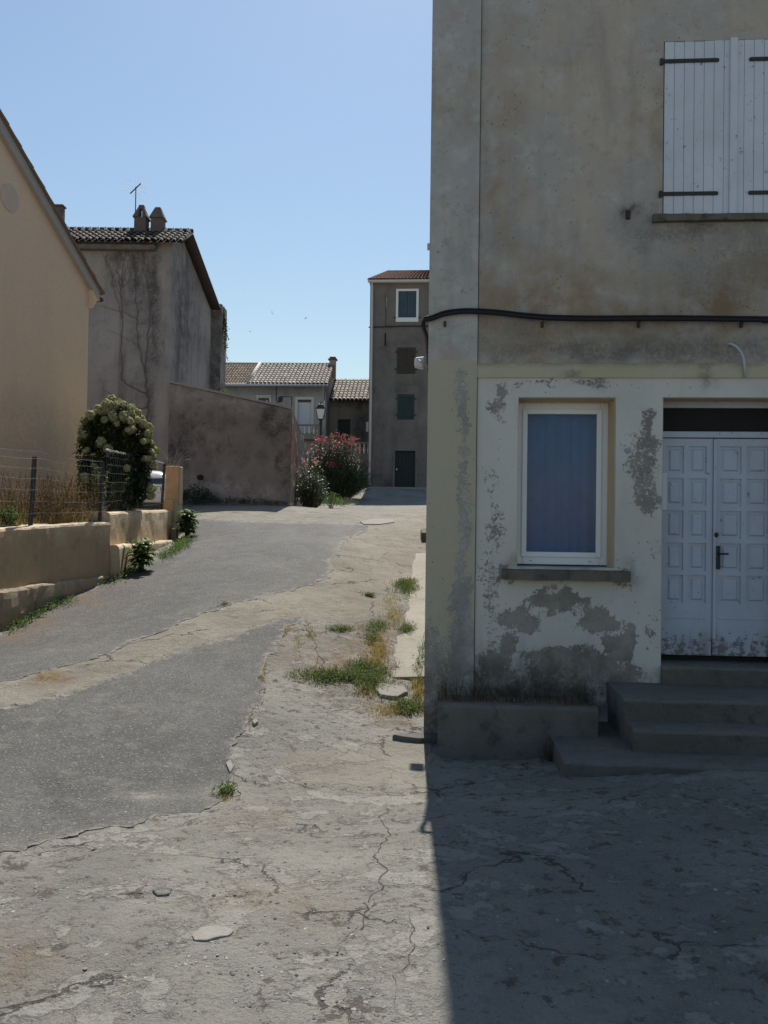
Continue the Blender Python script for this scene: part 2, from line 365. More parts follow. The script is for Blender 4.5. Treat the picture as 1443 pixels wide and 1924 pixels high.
M['stepstone'] = m_render('step_stone', (.155, .145, .13), (.115, .108, .095), (.05, .048, .043), (.20, .19, .175), .1, .7, 3)
M['pvc'] = plain('white_pvc', (.70, .72, .74), .35, .04, 3, bump=.02, spec=.5)
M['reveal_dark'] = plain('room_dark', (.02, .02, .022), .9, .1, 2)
M['curtain'] = plain('sky_tinted_curtain', (.17, .235, .375), .9, .18, 3)  # curtain blue stands in for sky reflected in the pane
def m_doorpaint(name, col, grime):
    n = NT(name); a = n.noise(1.6, 5, .6, dist=.5); st = n.noise(6, 5, .65, vec=n.mp(1, 1, .12)); f = n.noise(35, 4, .7)
    c = n.mix(n.rng(a, .3, .7), col, tuple(x * .86 for x in col)); c = n.mix(n.rng(st, .55, .75, 0, .3), c, grime)
    z = n.nd('ShaderNodeSeparateXYZ'); n.lk(n.co, z.inputs[0])
    zz = n.rng(z.outputs[2], 1.12, .88) if name == 'white_door_paint' else 0.0; c = n.mix(n.math('MULTIPLY', zz, n.rng(st, .4, .65, 0, .7)), c, (.16, .155, .15)); ch = n.math('MULTIPLY', n.rng(n.math('ADD', n.noise(16, 6, .75), n.math('MULTIPLY', zz, .13)), .62, .65), .85); c = n.mix(ch, c, (.12, .11, .1))
    n.bump(n.math('SUBTRACT', f, ch), .25, .003); return n.out(c, .45, spec=.4)
M['door'] = m_doorpaint('white_door_paint', (.44, .49, .58), (.28, .30, .34))
M['shutter_white'] = m_doorpaint('white_shutter_paint', (.58, .61, .68), (.40, .42, .46))
M['iron'] = plain('black_iron', (.035, .034, .034), .6, .3, 10)
M['cable'] = plain('black_rubber', (.012, .012, .013), .6, .2, 10)
M['conduit'] = plain('grey_plastic', (.42, .46, .53), .4, .1, 8)
def m_glass(name, col, rough=.04):
    n = NT(name); w = n.noise(1.2, 3)
    n.bump(w, .05, .02); n.b.inputs['Specular IOR Level'].default_value = .8
    m = n.out(col, rough); return m
def m_pane():
    n = NT('window_pane'); fr = n.nd('ShaderNodeFresnel'); fr.inputs[0].default_value = 1.5
    g = n.nd('ShaderNodeBsdfGlossy'); g.inputs['Roughness'].default_value = .03; bp = n.nd('ShaderNodeBump'); bp.inputs['Strength'].default_value = .05; bp.inputs['Distance'].default_value = .02; n.lk(n.noise(1.1, 3), bp.inputs['Height']); n.lk(bp.outputs[0], g.inputs['Normal'])
    t = n.nd('ShaderNodeBsdfTransparent'); n.lk((.80, .88, .97), t.inputs[0]); x = n.nd('ShaderNodeMixShader'); n.lk(n.math('MULTIPLY', fr.outputs[0], .55), x.inputs[0]); n.lk(t.outputs[0], x.inputs[1]); n.lk(g.outputs[0], x.inputs[2])
    d = n.nd('ShaderNodeBsdfDiffuse'); n.lk((.16, .24, .38), d.inputs[0]); y = n.nd('ShaderNodeMixShader'); n.lk(n.rng(n.noise(3, 7, .75, vec=n.mp(1, 1, .35)), .45, .8, .03, .16), y.inputs[0]); n.lk(x.outputs[0], y.inputs[1]); n.lk(d.outputs[0], y.inputs[2])  # dust film tinted blue to carry the reflected sky colour
    n.lk(y.outputs[0], n.t.nodes['Material Output'].inputs[0]); return n.m
M['pane'] = m_pane(); M['glass_dark'] = m_glass('dark_glass', (.016, .018, .02), .25); M['transom'] = plain('dark_transom_board', (.022, .023, .024), .7, .15, 4, spec=.1)
M['yellow'] = m_render('yellow_render', (.80, .585, .41), (.84, .60, .40), (.68, .50, .36), (.82, .62, .46), .15, .3, .8)
M['verge'] = plain('grey_verge', (.44, .40, .36), .9, .15, 3)
M['plaque'] = plain('dull_plaque', (.64, .50, .385), .9, .12, 4)
M['lowwall'] = m_render('ochre_wall_render', (.48, .345, .21), (.44, .34, .23), (.29, .22, .145), (.68, .57, .42), .35, .55, 1.6)
M['plinth'] = m_render('rough_plinth', (.36, .28, .19), (.27, .215, .15), (.12, .10, .075), (.5, .42, .31), .2, .8, 3)
M['old'] = m_render('old_grey_render', (.325, .30, .287), (.25, .23, .222), (.105, .095, .093), (.47, .42, .36), .75, .6)
M['court'] = m_render('rubble_wall_render', (.235, .205, .185), (.18, .158, .146), (.07, .062, .059), (.50, .45, .41), .3, .8, 1.3)
M['tower'] = m_render('tower_render', (.20, .18, .16), (.165, .15, .138), (.085, .08, .078), (.31, .28, .24), .4, .5, .7)
M['housea'] = m_render('grey_house_render', (.34, .33, .31), (.28, .27, .255), (.15, .145, .14), (.48, .46, .42), .35, .4, .7)
M['houseb'] = m_render('dark_house_render', (.24, .21, .175), (.19, .17, .145), (.085, .08, .07), (.36, .32, .27), .5, .5, .7)
M['trim'] = plain('pale_surround', (.55, .53, .48), .85, .12, 4)
M['white'] = plain('white_paint', (.72, .73, .74), .5, .06, 4)
M['tile_light'] = m_tiles('pale_canal_tiles', [(0, (.30, .265, .22)), (.4, (.42, .385, .33)), (.75, (.38, .31, .25)), (1, (.54, .51, .45))], la=.6)
M['tile_brown'] = m_tiles('brown_canal_tiles', [(0, (.16, .12, .09)), (.5, (.23, .17, .12)), (1, (.29, .23, .17))], la=.2)
M['tile_red'] = m_tiles('red_tiles', [(0, (.22, .10, .075)), (.5, (.30, .14, .10)), (1, (.26, .15, .11))], la=.12)
M['tile_dark'] = m_tiles('dark_old_tiles', [(0, (.07, .06, .052)), (.5, (.10, .085, .073)), (1, (.15, .13, .11))], la=.12)
M['under'] = plain('roof_underlay', (.055, .048, .042), .95)
M['mortar'] = plain('white_mortar', (.58, .56, .52), .9, .1, 8)
M['zinc'] = plain('zinc_gutter', (.45, .46, .48), .5, .1, 4)
M['whitepipe'] = plain('pale_downpipe', (.55, .55, .56), .5, .1, 4)
M['green_shutter'] = plain('green_shutter', (.030, .050, .045), .6, .2, 4)
M['blue_shutter'] = plain('blue_green_shutter', (.055, .095, .12), .6, .15, 4)
M['brown_shutter'] = plain('brown_shutter', (.060, .048, .040), .7, .25, 4)
M['darkdoor'] = plain('black_green_door', (.020, .026, .026), .6, .25, 4)
M['roller'] = plain('roller_blind', (.50, .54, .58), .5, .05, 4)
M['chim'] = m_render('chimney_render', (.16, .13, .115), (.13, .105, .095), (.06, .055, .05), (.25, .2, .18), .3, .6, 3)
M['chim2'] = plain('pink_chimney', (.42, .31, .26), .9, .15, 4)
M['bark'] = plain('bark', (.14, .10, .07), .9, .3, 20)
M['vine'] = plain('dry_vine', (.135, .11, .10), .95, .3, 20)
M['wire'] = plain('galvanised_wire', (.24, .24, .24), .4, .1, 10, metal=.6)
M['post'] = plain('dark_post', (.035, .034, .033), .7, .3, 10)
M['woodpost'] = plain('weathered_pillar', (.42, .31, .20), .9, .25, 6, bump=.4)
M['oleander_leaf'] = leafmat('oleander_leaf', [(0, (.030, .055, .025)), (.5, (.05, .085, .04)), (1, (.095, .125, .07))], .38, .55, .2)
M['oleander_flower'] = leafmat('oleander_flower', [(0, (.50, .06, .10)), (.6, (.60, .11, .16)), (1, (.66, .24, .29))], .6, .2, .3)
M['pink_flower'] = leafmat('pink_flower', [(0, (.60, .28, .36)), (1, (.72, .42, .48))], .6, .2, .3)
M['bush_leaf'] = leafmat('bush_leaf', [(0, (.022, .038, .014)), (.6, (.045, .065, .022)), (1, (.08, .10, .035))], .45, .4, .15)
M['bush_flower'] = leafmat('bush_flower', [(0, (.22, .25, .10)), (.5, (.46, .44, .25)), (1, (.66, .60, .40))], .7, .2, .35)
M['weed_leaf'] = leafmat('weed_leaf', [(0, (.055, .105, .025)), (.5, (.085, .15, .035)), (1, (.13, .20, .055))], .55, .25, .45)
M['dusty_leaf'] = leafmat('dusty_leaf', [(0, (.075, .10, .05)), (.5, (.13, .16, .085)), (1, (.2, .22, .14))], .6, .3, .25)
M['grass'] = leafmat('green_grass', [(0, (.07, .12, .03)), (.6, (.12, .17, .05)), (1, (.24, .23, .09))], .6, .3, .35)
M['straw'] = leafmat('straw', [(0, (.30, .20, .085)), (.5, (.42, .30, .14)), (1, (.52, .42, .24))], .7, .2, .35)
M['brownweed'] = leafmat('brown_weed', [(0, (.13, .075, .035)), (.5, (.21, .12, .055)), (1, (.14, .14, .06))], .7, .2, .3)
M['drybrown'] = leafmat('dry_brown', [(0, (.05, .038, .025)), (1, (.13, .10, .06))], .8, .2, .2)
M['stone'] = m_render('grey_stone', (.27, .255, .225), (.31, .29, .255), (.2, .185, .16), (.46, .43, .39), .1, .5, 5)
M['pebble'] = m_tiles('pebbles', [(0, (.07, .068, .064)), (.5, (.18, .17, .15)), (1, (.36, .335, .29))], la=.1)
M['carpaint'] = plain('white_car_paint', (.74, .75, .76), .2, .02, 3, bump=0, spec=.6)
M['tyre'] = plain('tyre_rubber', (.018, .018, .018), .8); M['bumper'] = plain('grey_bumper', (.05, .05, .052), .5)
M['plate'] = plain('plate_white', (.75, .75, .73), .4, .03); M['ink'] = plain('black_ink', (.02, .02, .02), .6); M['redlens'] = plain('red_lens', (.35, .02, .02), .2, .1)
M['lampglass'] = plain('milky_glass', (.72, .72, .68), .3, .06, 8)
M['lampiron'] = plain('lamp_iron', (.03, .033, .035), .5, .2, 10)
M['paper'] = plain('paper', (.62, .66, .72), .8, .04)
M['bird'] = plain('bird_dark', (.05, .045, .045), .8)

M['pale_pavement'] = m_render('pale_pavement', (.34, .315, .265), (.28, .257, .212), (.2, .18, .15), (.48, .45, .40), .2, .6, 2)
# ------------------------------------------------------------------ ground sheet (bare concrete and dirt of the street)
def lines(segs):
    out = []
    for a, b, st in segs: out += list(np.arange(a, b - 1e-6, st))
    return np.array(out + [segs[-1][1]])
def noisepx(u, v, s=5, sc_=.012):
    return u + (fbm(u * sc_ * 3, v * sc_ * 3, 11, 4) - .5) * s * 6, v + (fbm(u * sc_ * 3, v * sc_ * 3, 29, 4) - .5) * s * 3
FORE = (5.9, 1.0)
ASPH = [  # outlines read off the ground, world metres come from the terrain
 [(-420,1440),(0,1335),(120,1306),(215,1276),(330,1226),(420,1204),(470,1180),(545,1160),(577,1158),(540,1180),(512,1215),(500,1262),(488,1320),(462,1370),(425,1415),(428,1450),(440,1478),(405,1508),(360,1524),(255,1541),(150,1566),(60,1588),(0,1602),(-420,1700)],
 [(-420,1400),(0,1283),(100,1258),(240,1214),(345,1168),(440,1132),(520,1115),(590,1099),(628,1072),(622,1050),(640,1030),(655,1012),(688,996),(692,987),(640,984),(560,983),(470,981),(388,975),(352,974),(338,1012),(318,1030),(200,1090),(110,1135),(0,1192),(-420,1420)]]
def to_world(poly, n=5):
    pts = []
    for i in range(len(poly)):
        a = Vector(poly[i]); b = Vector(poly[(i + 1) % len(poly)]); k = max(1, int((b - a).length / n))
        for j in range(k):
            q = a.lerp(b, j / k); pts.append(G(min(max(q.x, -430), 1500), q.y))
    return pts
APOLY = []
for pl in ASPH:
    w = to_world(pl); m = []
    for i, p in enumerate(w):
        m.append((p.x + (fbm(p.x * 5, p.y * 5, 5, 5)[()] - .5) * .30, p.y + (fbm(p.x * 5, p.y * 5, 9, 5)[()] - .5) * .30))
    APOLY.append(m)
xs = lines([(-120,-30,15),(-30,-12,2),(-12,-6,.4),(-6,-3.6,.1),(-3.6,3.6,.036),(3.6,7,.15),(7,14,.7),(14,40,4),(40,120,16)])
ys = lines([(-60,-6,9),(-6,2,.8),(2,2.3,.1),(2.3,8.6,.036),(8.6,12.5,.06),(12.5,20,.12),(20,46,.3),(46,60,2),(60,400,20)])
X, Y = np.meshgrid(xs, ys, indexing='ij'); x = X.ravel(); y = Y.ravel(); z = H(x, y)
near = sstep(30, 6, y) * sstep(9, 5, np.abs(x))
u, v = proj(np.stack([x, y, z], 1)); uj, vj = noisepx(u, v)
inA = np.zeros(x.shape, bool)
for m in APOLY: inA |= inpoly(x, y, m)
rough = fbm(x * 2.2, y * 2.2, 3, 5) - .5; flake = sstep(.53, .60, fbm(x * 1.3 + 4, y * 3.1, 17, 5)); pit = sstep(.62, .72, fbm(x * 6, y * 9, 41, 4))
dz = rough * .030 + flake * .012 - pit * .012 + sstep(.5, .53, fbm(x * 3.3, y * 3.3, 87, 5)) * .010 + (fbm(x * 11, y * 11, 51, 3) - .5) * .010
smooth_poly = [(520,1440),(560,1420),(640,1405),(740,1390),(800,1392),(830,1420),(800,1500),(730,1480),(640,1478),(545,1474)]
strip = [(-500,1425),(0,1283),(100,1258),(240,1214),(345,1168),(440,1132),(520,1115),(590,1099),(628,1072),(622,1050),(640,1030),(655,1012),(688,996),(700,960),(830,955),(830,1090),(760,1090),(735,1150),(640,1165),(577,1158),(470,1180),(330,1226),(215,1276),(0,1335),(-500,1480)]
sm = inpoly(uj, vj, smooth_poly); st = inpoly(uj, vj, strip)
farl = (vj > 935) & (vj < 986) & (y > 15)
beige = np.where(st, 1.0, np.where(sm, .8, np.where(farl, .55, 0)))
dz = dz * np.where(st | sm, .3, 1) * near * np.where(inA, .15, 1) - .012 * inA + np.where(sm, .012, 0) * near
slab2 = inpoly(uj, vj, [(592,1305),(640,1296),(690,1302),(700,1318),(660,1332),(610,1332),(585,1320)]); dz = dz - .03 * slab2 * near * sstep(.3, .6, fbm(x * 9, y * 9, 77, 3))
dark = np.zeros(x.shape)
dirt = np.zeros(x.shape)
for (a, b, ra, rb, k) in [(98,1276,34,12,1.2),(40,1815,80,60,.45),(440,1690,60,25,.4),(620,1255,60,40,.6),(700,1230,60,60,.7),(745,1340,60,25,.7),(560,1700,90,40,.35),(470,1540,70,20,.4),(530,1200,25,50,.5),(90,1270,20,8,.8)]:
    dirt += k * np.exp(-((uj - a) / ra) ** 2 - ((vj - b) / rb) ** 2)
z = z + dz
nx, ny = len(xs), len(ys); idx = np.arange(nx * ny).reshape(nx, ny)
fc = np.stack([idx[:-1, :-1].ravel(), idx[1:, :-1].ravel(), idx[1:, 1:].ravel(), idx[:-1, 1:].ravel()], 1)
gm = MB(); gm.v = list(zip(x, y, z)); gm.f = [tuple(map(int, q)) for q in fc]; gm.m = [0] * len(gm.f)
def crack(pts, w, n0=None):
    pts = [G(*p) for p in pts]; seq = []
    for a, b in zip(pts[:-1], pts[1:]):
        k = max(2, int((b - a).length / .035))
        seq += [a.lerp(b, i / k) for i in range(k)]
    seq.append(pts[-1]); L = []; Rr = []
    for i, p in enumerate(seq):
        t = (seq[min(i + 1, len(seq) - 1)] - seq[max(i - 1, 0)]); t.z = 0; t.normalize(); s = Vector((-t.y, t.x, 0))
        o = (fbm(p.x * 7, p.y * 7, 91, 4)[()] - .5) * .16 * min(1, i / 6, (len(seq) - 1 - i) / 6)
        ww = w * (.25 + 1.5 * fbm(p.x * 13, p.y * 13, 95, 3)[()]) * (0.15 + .85 * min(1, i / 8, (len(seq) - 1 - i) / 8))
        for lst, sg in ((L, 1), (Rr, -1)):
            q = p + s * (o + sg * ww); lst.append((q.x, q.y))
    for lst in (L, Rr):
        hh = GZ(np.array([q[0] for q in lst]), np.array([q[1] for q in lst])); 
        for i in range(len(lst)): lst[i] = (*lst[i], hh[i] + .004)
    n = len(gm.v)
    for a, b in zip(L, Rr): gm.v += [a, b]
    for i in range(len(L) - 1): gm.f.append((n + 2 * i, n + 2 * i + 1, n + 2 * i + 3, n + 2 * i + 2)); gm.m.append(1)
Zg = z.reshape(nx, ny)
def GZ(px, py):
    i = np.clip(np.searchsorted(xs, px) - 1, 0, nx - 2); j = np.clip(np.searchsorted(ys, py) - 1, 0, ny - 2)
    a = (px - xs[i]) / (xs[i + 1] - xs[i]); b = (py - ys[j]) / (ys[j + 1] - ys[j])
    return Zg[i, j] * (1 - a) * (1 - b) + Zg[i + 1, j] * a * (1 - b) + Zg[i, j + 1] * (1 - a) * b + Zg[i + 1, j + 1] * a * b
for pts, w in [([(525,1462),(550,1474),(600,1476),(660,1478),(718,1482),(735,1500)],.014),([(720,1510),(724,1580),(716,1660),(700,1720),(665,1755),(630,1785)],.012),
    ([(740,1900),(752,1830),(765,1760),(770,1710)],.009),([(0,1620),(120,1596),(220,1570),(330,1556),(400,1535)],.012),([(60,1640),(180,1600),(300,1572)],.007),
    ([(150,1700),(190,1690),(250,1685),(330,1678)],.016),([(415,1690),(470,1685),(500,1692)],.010),([(0,1325),(60,1330),(115,1318),(225,1272)],.010),
    ([(250,1218),(300,1248),(335,1262)],.006),([(420,1420),(432,1450),(440,1475)],.02),([(575,1160),(590,1200),(600,1240),(570,1280)],.016),([(560,1165),(610,1175),(660,1178),(700,1165)],.014),
    ([(590,1320),(620,1336),(670,1332),(700,1318)],.012),([(550,1100),(640,1060),(730,1065)],.006),
    ([(90,1280),(130,1274)],.02),([(0,1500),(100,1470),(230,1465)],.004),([(660,1010),(740,1030),(800,1060)],.01),([(380,966),(560,968),(700,964)],.02),([(400,985),(560,987),(680,990)],.02),
    ([(800,1240),(812,1450)],.01),([(640,1250),(700,1240),(760,1255)],.01)]:
    crack(pts, w * .22)
ground = structure(obj('ground', gm, [M['concrete'], M['crack']], smooth=True))
extra = len(gm.v) - len(x)
cols = np.zeros((len(gm.v), 4)); cols[:len(x), 0] = beige; cols[:len(x), 1] = dark; cols[:len(x), 2] = np.clip(dirt, 0, 1); cols[:, 3] = 1
attr(ground, 'mask', cols)
# ------------------------------------------------------------------ asphalt sheets
def asphalt(poly, name):
    pa = np.array(poly); b0 = pa.min(0); b1 = pa.max(0); pts = []
    yy = b0[1]
    while yy < b1[1]:
        st = .07 if yy < 9 else (.12 if yy < 14 else .3)
        xx = np.arange(max(b0[0], -6.2), b1[0], st); xx = xx + rng.uniform(-.25, .25, len(xx)) * st; y2 = yy + rng.uniform(-.25, .25, len(xx)) * st
        k = inpoly(xx, y2, poly); pts += list(zip(xx[k], y2[k])); yy += st
    out = [(float(a), float(b)) for a, b in poly]; n = len(out)
    V, E, Fc, *_ = delaunay_2d_cdt([Vector(p) for p in out] + [Vector((float(a), float(b))) for a, b in pts], [], [list(range(n))], 1, 1e-5)
    va = np.array([tuple(q) for q in V]); zz = np.maximum(H(va[:, 0], va[:, 1]), GZ(va[:, 0], va[:, 1])) * 0 + np.maximum(H(va[:, 0], va[:, 1]) + .002, GZ(va[:, 0], va[:, 1]) + .006) + (fbm(va[:, 0] * 5, va[:, 1] * 5, 71, 4) - .5) * .008
    mb = MB(); mb.v = [(float(a), float(b), float(c)) for (a, b), c in zip(va, zz)]; mb.f = [tuple(q) for q in Fc]; mb.m = [0] * len(mb.f)
    cnt = {}
    for f in Fc:
        for i in range(len(f)):
            e = (f[i], f[(i + 1) % len(f)]); cnt[tuple(sorted(e))] = cnt.get(tuple(sorted(e)), []) + [e]
    for k, e in cnt.items():
        if len(e) == 1:
            a, b = e[0]; p, q = mb.v[a], mb.v[b]; nn = len(mb.v)
            mb.v += [(p[0], p[1], p[2] - .05), (q[0], q[1], q[2] - .05)]; mb.f.append((b, a, nn, nn + 1)); mb.m.append(0)
    o = structure(obj(name, mb, M['asphalt'], smooth=False))
    w = np.array(mb.v); u, v = proj(w)
    dust = np.zeros(len(w)); d2 = np.zeros(len(w))
    for (a, b, ra, rb, k) in [(270,1495,50,8,.9),(420,1490,40,20,.6),(60,1590,200,18,.35),(300,1215,200,12,.25),(640,1020,20,60,.3),(200,1330,200,40,.15),(560,1130,80,20,.3)]:
        dust += k * np.exp(-((u - a) / ra) ** 2 - ((v - b) / rb) ** 2)
    for (a, b, ra, rb, k) in [(60,1165,60,18,.9),(150,1125,60,16,.9),(230,1085,50,15,.5),(20,1195,50,12,.8)]:
        d2 += k * np.exp(-((u - a) / ra) ** 2 - ((v - b) / rb) ** 2)
    c = np.zeros((len(w), 4)); c[:, 1] = np.clip(dust, 0, 1); c[:, 2] = np.clip(d2, 0, 1); c[:, 3] = 1
    for k in cnt:
        if len(cnt[k]) == 1: c[k[0], 0] = c[k[1], 0] = .9
    attr(o, 'mask', c)
for p_ in APOLY: asphalt(p_, 'asphalt_road')
def zat(x, y): return float(GZ(np.array([x]), np.array([y]))[0])
# ------------------------------------------------------------------ corner building (right)
c0 = P(805, 962, 7.7); B = Frame((c0.x, c0.y, h1(c0.x, c0.y)), R(-3.9))
bld = tag(empty('corner_building', B.loc, B.ang), 'large grey two storey corner building with peeling paint, white door and white shutters', 'building')
def bx(u, n=0, v=980): return B.L(u, v, n)[0]
def bz(v, u=1050, n=0): return B.L(u, v, n)[1]
Wd, Dp, Ht = 9.5, 14.2, 9.6
wx0, wx1 = bx(972.5, 0, 900), bx(1156, 0, 900); wz1 = bz(746.5); wz0 = bz(1066)
dx0 = bx(1243.5, 0, 1000); dx1 = dx0 + 1.18; dz1 = bz(746.5, 1300); dz0 = bz(1252, 1300); DD = .25
sx0 = bx(1246, 0, 250); sz1 = bz(77, 1300); sz0 = bz(405, 1300); sx1 = bx(1510, 0, 250)
holes = [(wx0, wx1, wz0, wz1, .30), (dx0, dx1, dz0, dz1, .34), (sx0, sx1, sz0, sz1, .06), (dx1 + 1.1, dx1 + 2.0, wz0, wz1, .30), (sx1 + 1.3, sx1 + 2.6, sz0, sz1, .06)]
wm = MB(); wall_grid(wm, .02, Wd, -.7, Ht, holes, .05); shell(wm, .02, Wd, 0, Dp, -.7, Ht)
wall = obj('wall', wm, M['facade'], bld)
def facade_mask(o, is_wall=True):
    w = wverts(o, B); u, v = proj(w); n = len(u); m = np.zeros((n, 4))
    un, vn = u + (fbm(u * .03, v * .03, 5, 5) - .5) * 60, v + (fbm(u * .03, v * .03, 8, 5) - .5) * 45
    def blob(L, uu=un, vv=vn):
        t = np.zeros(n)
        for a, b, ra, rb, k in L: t = np.maximum(t, k * np.exp(-(((uu - a) / ra) ** 2 + ((vv - b) / rb) ** 2) ** 1.3))
        return t
    pe = .325 + 1.06 * blob([(1205,890,38,105,.27),(1218,810,24,40,.33),(1210,940,36,28,.28),(935,990,30,60,.22),(945,760,26,40,.27),(925,900,16,130,.18),(1000,718,90,10,.22),(1110,722,60,12,.24),(960,740,60,14,.18),
        (975,1165,55,26,.36),(1045,1130,75,20,.40),(1120,1165,55,24,.38),(1175,1205,36,40,.42),(1165,1090,30,30,.25),(940,1075,20,30,.3),(960,1215,34,30,.34),(1060,1235,90,34,.32),(1100,1262,120,40,.38),(935,1250,40,70,.30),(1000,1300,150,40,.42),(1230,1190,14,60,.22),(915,1100,24,160,.2),(1190,860,50,120,.16),(1225,1030,20,60,.18),(940,860,40,120,.13),(1080,735,160,10,.12),(1030,1100,30,10,.25),(1330,730,80,14,.14),(1180,690,20,20,.2)])
    di = blob([(1010,1318,190,84,1.1),(900,1310,60,80,1.0),(1080,1280,160,24,.6),(1160,1300,40,60,.9),(1060,1060,70,10,.6),(1180,1070,20,26,.6),(1200,1285,60,30,.7),(965,1060,30,12,.6),
        (1185,402,14,14,1.2),(1220,440,22,60,.6),(1290,430,120,24,.75),(1400,450,80,60,.55),(1180,460,10,60,.35),(1320,520,120,40,.25),(1200,655,400,26,.75),(1180,610,420,14,.45),(1340,500,120,70,.45),(1010,620,120,30,.4),(930,668,60,12,.35),(1110,652,160,14,.35),(1380,560,100,40,.3),(1070,668,14,14,.7),(1326,705,16,22,.7),(908,300,7,330,.30),(1240,640,160,20,.4),(1100,716,40,10,.4),(1205,620,5,60,.35),(1320,640,5,40,.3),(1020,640,5,30,.3),(1280,600,100,40,.2)])
    oc = blob([(1020,570,160,90,.8),(1180,600,260,60,.7),(960,250,30,180,.35),(1330,570,110,50,.9),(960,470,50,60,.4),(1200,570,100,60,.5),(935,330,14,140,.45),(1100,640,200,30,.5),(1240,250,14,140,.5),(1420,520,60,50,.7),(930,600,40,40,.4)])
    m[:, 0] = pe; m[:, 1] = np.clip(di, 0, 1); m[:, 2] = oc; m[:, 3] = (v > 697).astype(float)
    attr(o, 'mask', m)
facade_mask(wall)
# corner pilaster
px1 = bx(894, 0, 900); pm = MB(); wall_grid(pm, -.02, px1, -.7, Ht, [], .05, y=-.022, wav=.006, seed=9); pm.quad((-.02,-.022,-.7),(-.02,-.022,Ht),(-.02,Dp,Ht),(-.02,Dp,-.7)); pm.quad((px1,-.022,-.7),(px1,.05,-.7),(px1,.05,Ht),(px1,-.022,Ht))
pil = obj('corner_pilaster', pm, M['pilaster'], bld)
w = wverts(pil, B); u, v = proj(w); m = np.zeros((len(u), 4)); un = u + (fbm(u * .03, v * .02, 15, 5) - .5) * 50; vn = v + (fbm(u * .03, v * .03, 18, 5) - .5) * 60
m[:, 0] = .34 + .24 * np.exp(-((un - 872) / 20) ** 2) * (v > 690) + .2 * sstep(1080, 1240, vn) + .12 * np.exp(-((un - 810) / 10) ** 2 - ((vn - 1100) / 200) ** 2)
m[:, 1] = np.clip(sstep(1170, 1340, vn) * .85 + .35 * np.exp(-((un - 850) / 20) ** 2 - ((vn - 1190) / 60) ** 2) , 0, 1); m[:, 2] = .35 * np.exp(-((vn - 200) / 60) ** 2) + .3 * sstep(1150, 1250, vn); m[:, 3] = v > 682
attr(pil, 'mask', m)
gr = MB(); gr.box(px1, px1 + .007, -.006, .02, -.3, Ht - .02); obj('wall_joint', gr, M['crack'], bld)
# yellow band under the first floor
bz1, bz0 = bz(683.5), bz(710); bm = MB(); wall_grid(bm, px1 + .001, Wd, bz0, bz1, [], .05, y=-.018, wav=.003, seed=4); bm.quad((px1,-.018,bz1),(Wd,-.018,bz1),(Wd,.02,bz1),(px1,.02,bz1)); bm.quad((px1,-.018,bz0),(px1,.02,bz0),(Wd,.02,bz0),(Wd,-.018,bz0))
bd = obj('string_band', bm, M['band'], bld); w = wverts(bd, B); u, v = proj(w); m = np.zeros((len(u), 4)); m[:, 0] = .33; m[:, 3] = 1
m[:, 1] = np.clip(np.exp(-((u - 1326) / 12) ** 2) * .9 + .8 * np.exp(-((u - 1075) / 16) ** 2) * (v > 695) + .5 * np.exp(-((v - 684) / 5) ** 2), 0, 1); attr(bd, 'mask', m)
# eaves and roof (above the picture, throws the shade)
rm = MB(); rm.box(.0, Wd + .12, -.10, Dp + .12, Ht, Ht + .14); rm.box(-.3, 0, Dp - .05, Dp + .12, Ht - .02, Ht + .14); obj('eaves_slab', rm, M['trim'], bld, bevel=.02)
rm = MB(); tile_roof(rm, (.02, -.2, Ht + .16), (Wd + .25, -.2, Ht + .16), (.02, Dp / 2, Ht + 1.6), (Wd + .25, Dp / 2, Ht + 1.6), .24, .42); tile_roof(rm, (Wd + .25, Dp + .3, Ht + .16), (.02, Dp + .3, Ht + .16), (Wd + .25, Dp / 2, Ht + 1.6), (.02, Dp / 2, Ht + 1.6), .24, .42)
for q in (-.02, Wd): rm.poly([(q, -.1, Ht + .14), (q, Dp / 2, Ht + 1.5), (q, Dp + .1, Ht + .14)], 1)
obj('roof', rm, [M['tile_brown'], M['under']], bld, smooth=True)
# lined reveals of window and door
def lining(x0, x1, z0, z1, d, mname, sides='LRT'):
    l = MB(); t = .006
    if 'T' in sides: l.box(x0, x1, .012, d, z1 - t, z1 - .001)
    if 'R' in sides: l.box(x1 - t, x1 - .001, .012, d, z0, z1 - t)
    if 'L' in sides: l.box(x0 + .001, x0 + t, .012, d, z0, z1 - t)
    return obj('reveal', l, M[mname], bld)
lining(wx0, wx1, wz0, wz1, .25, 'lintel'); lining(dx0, dx1, dz0, dz1, .3, 'lintel')
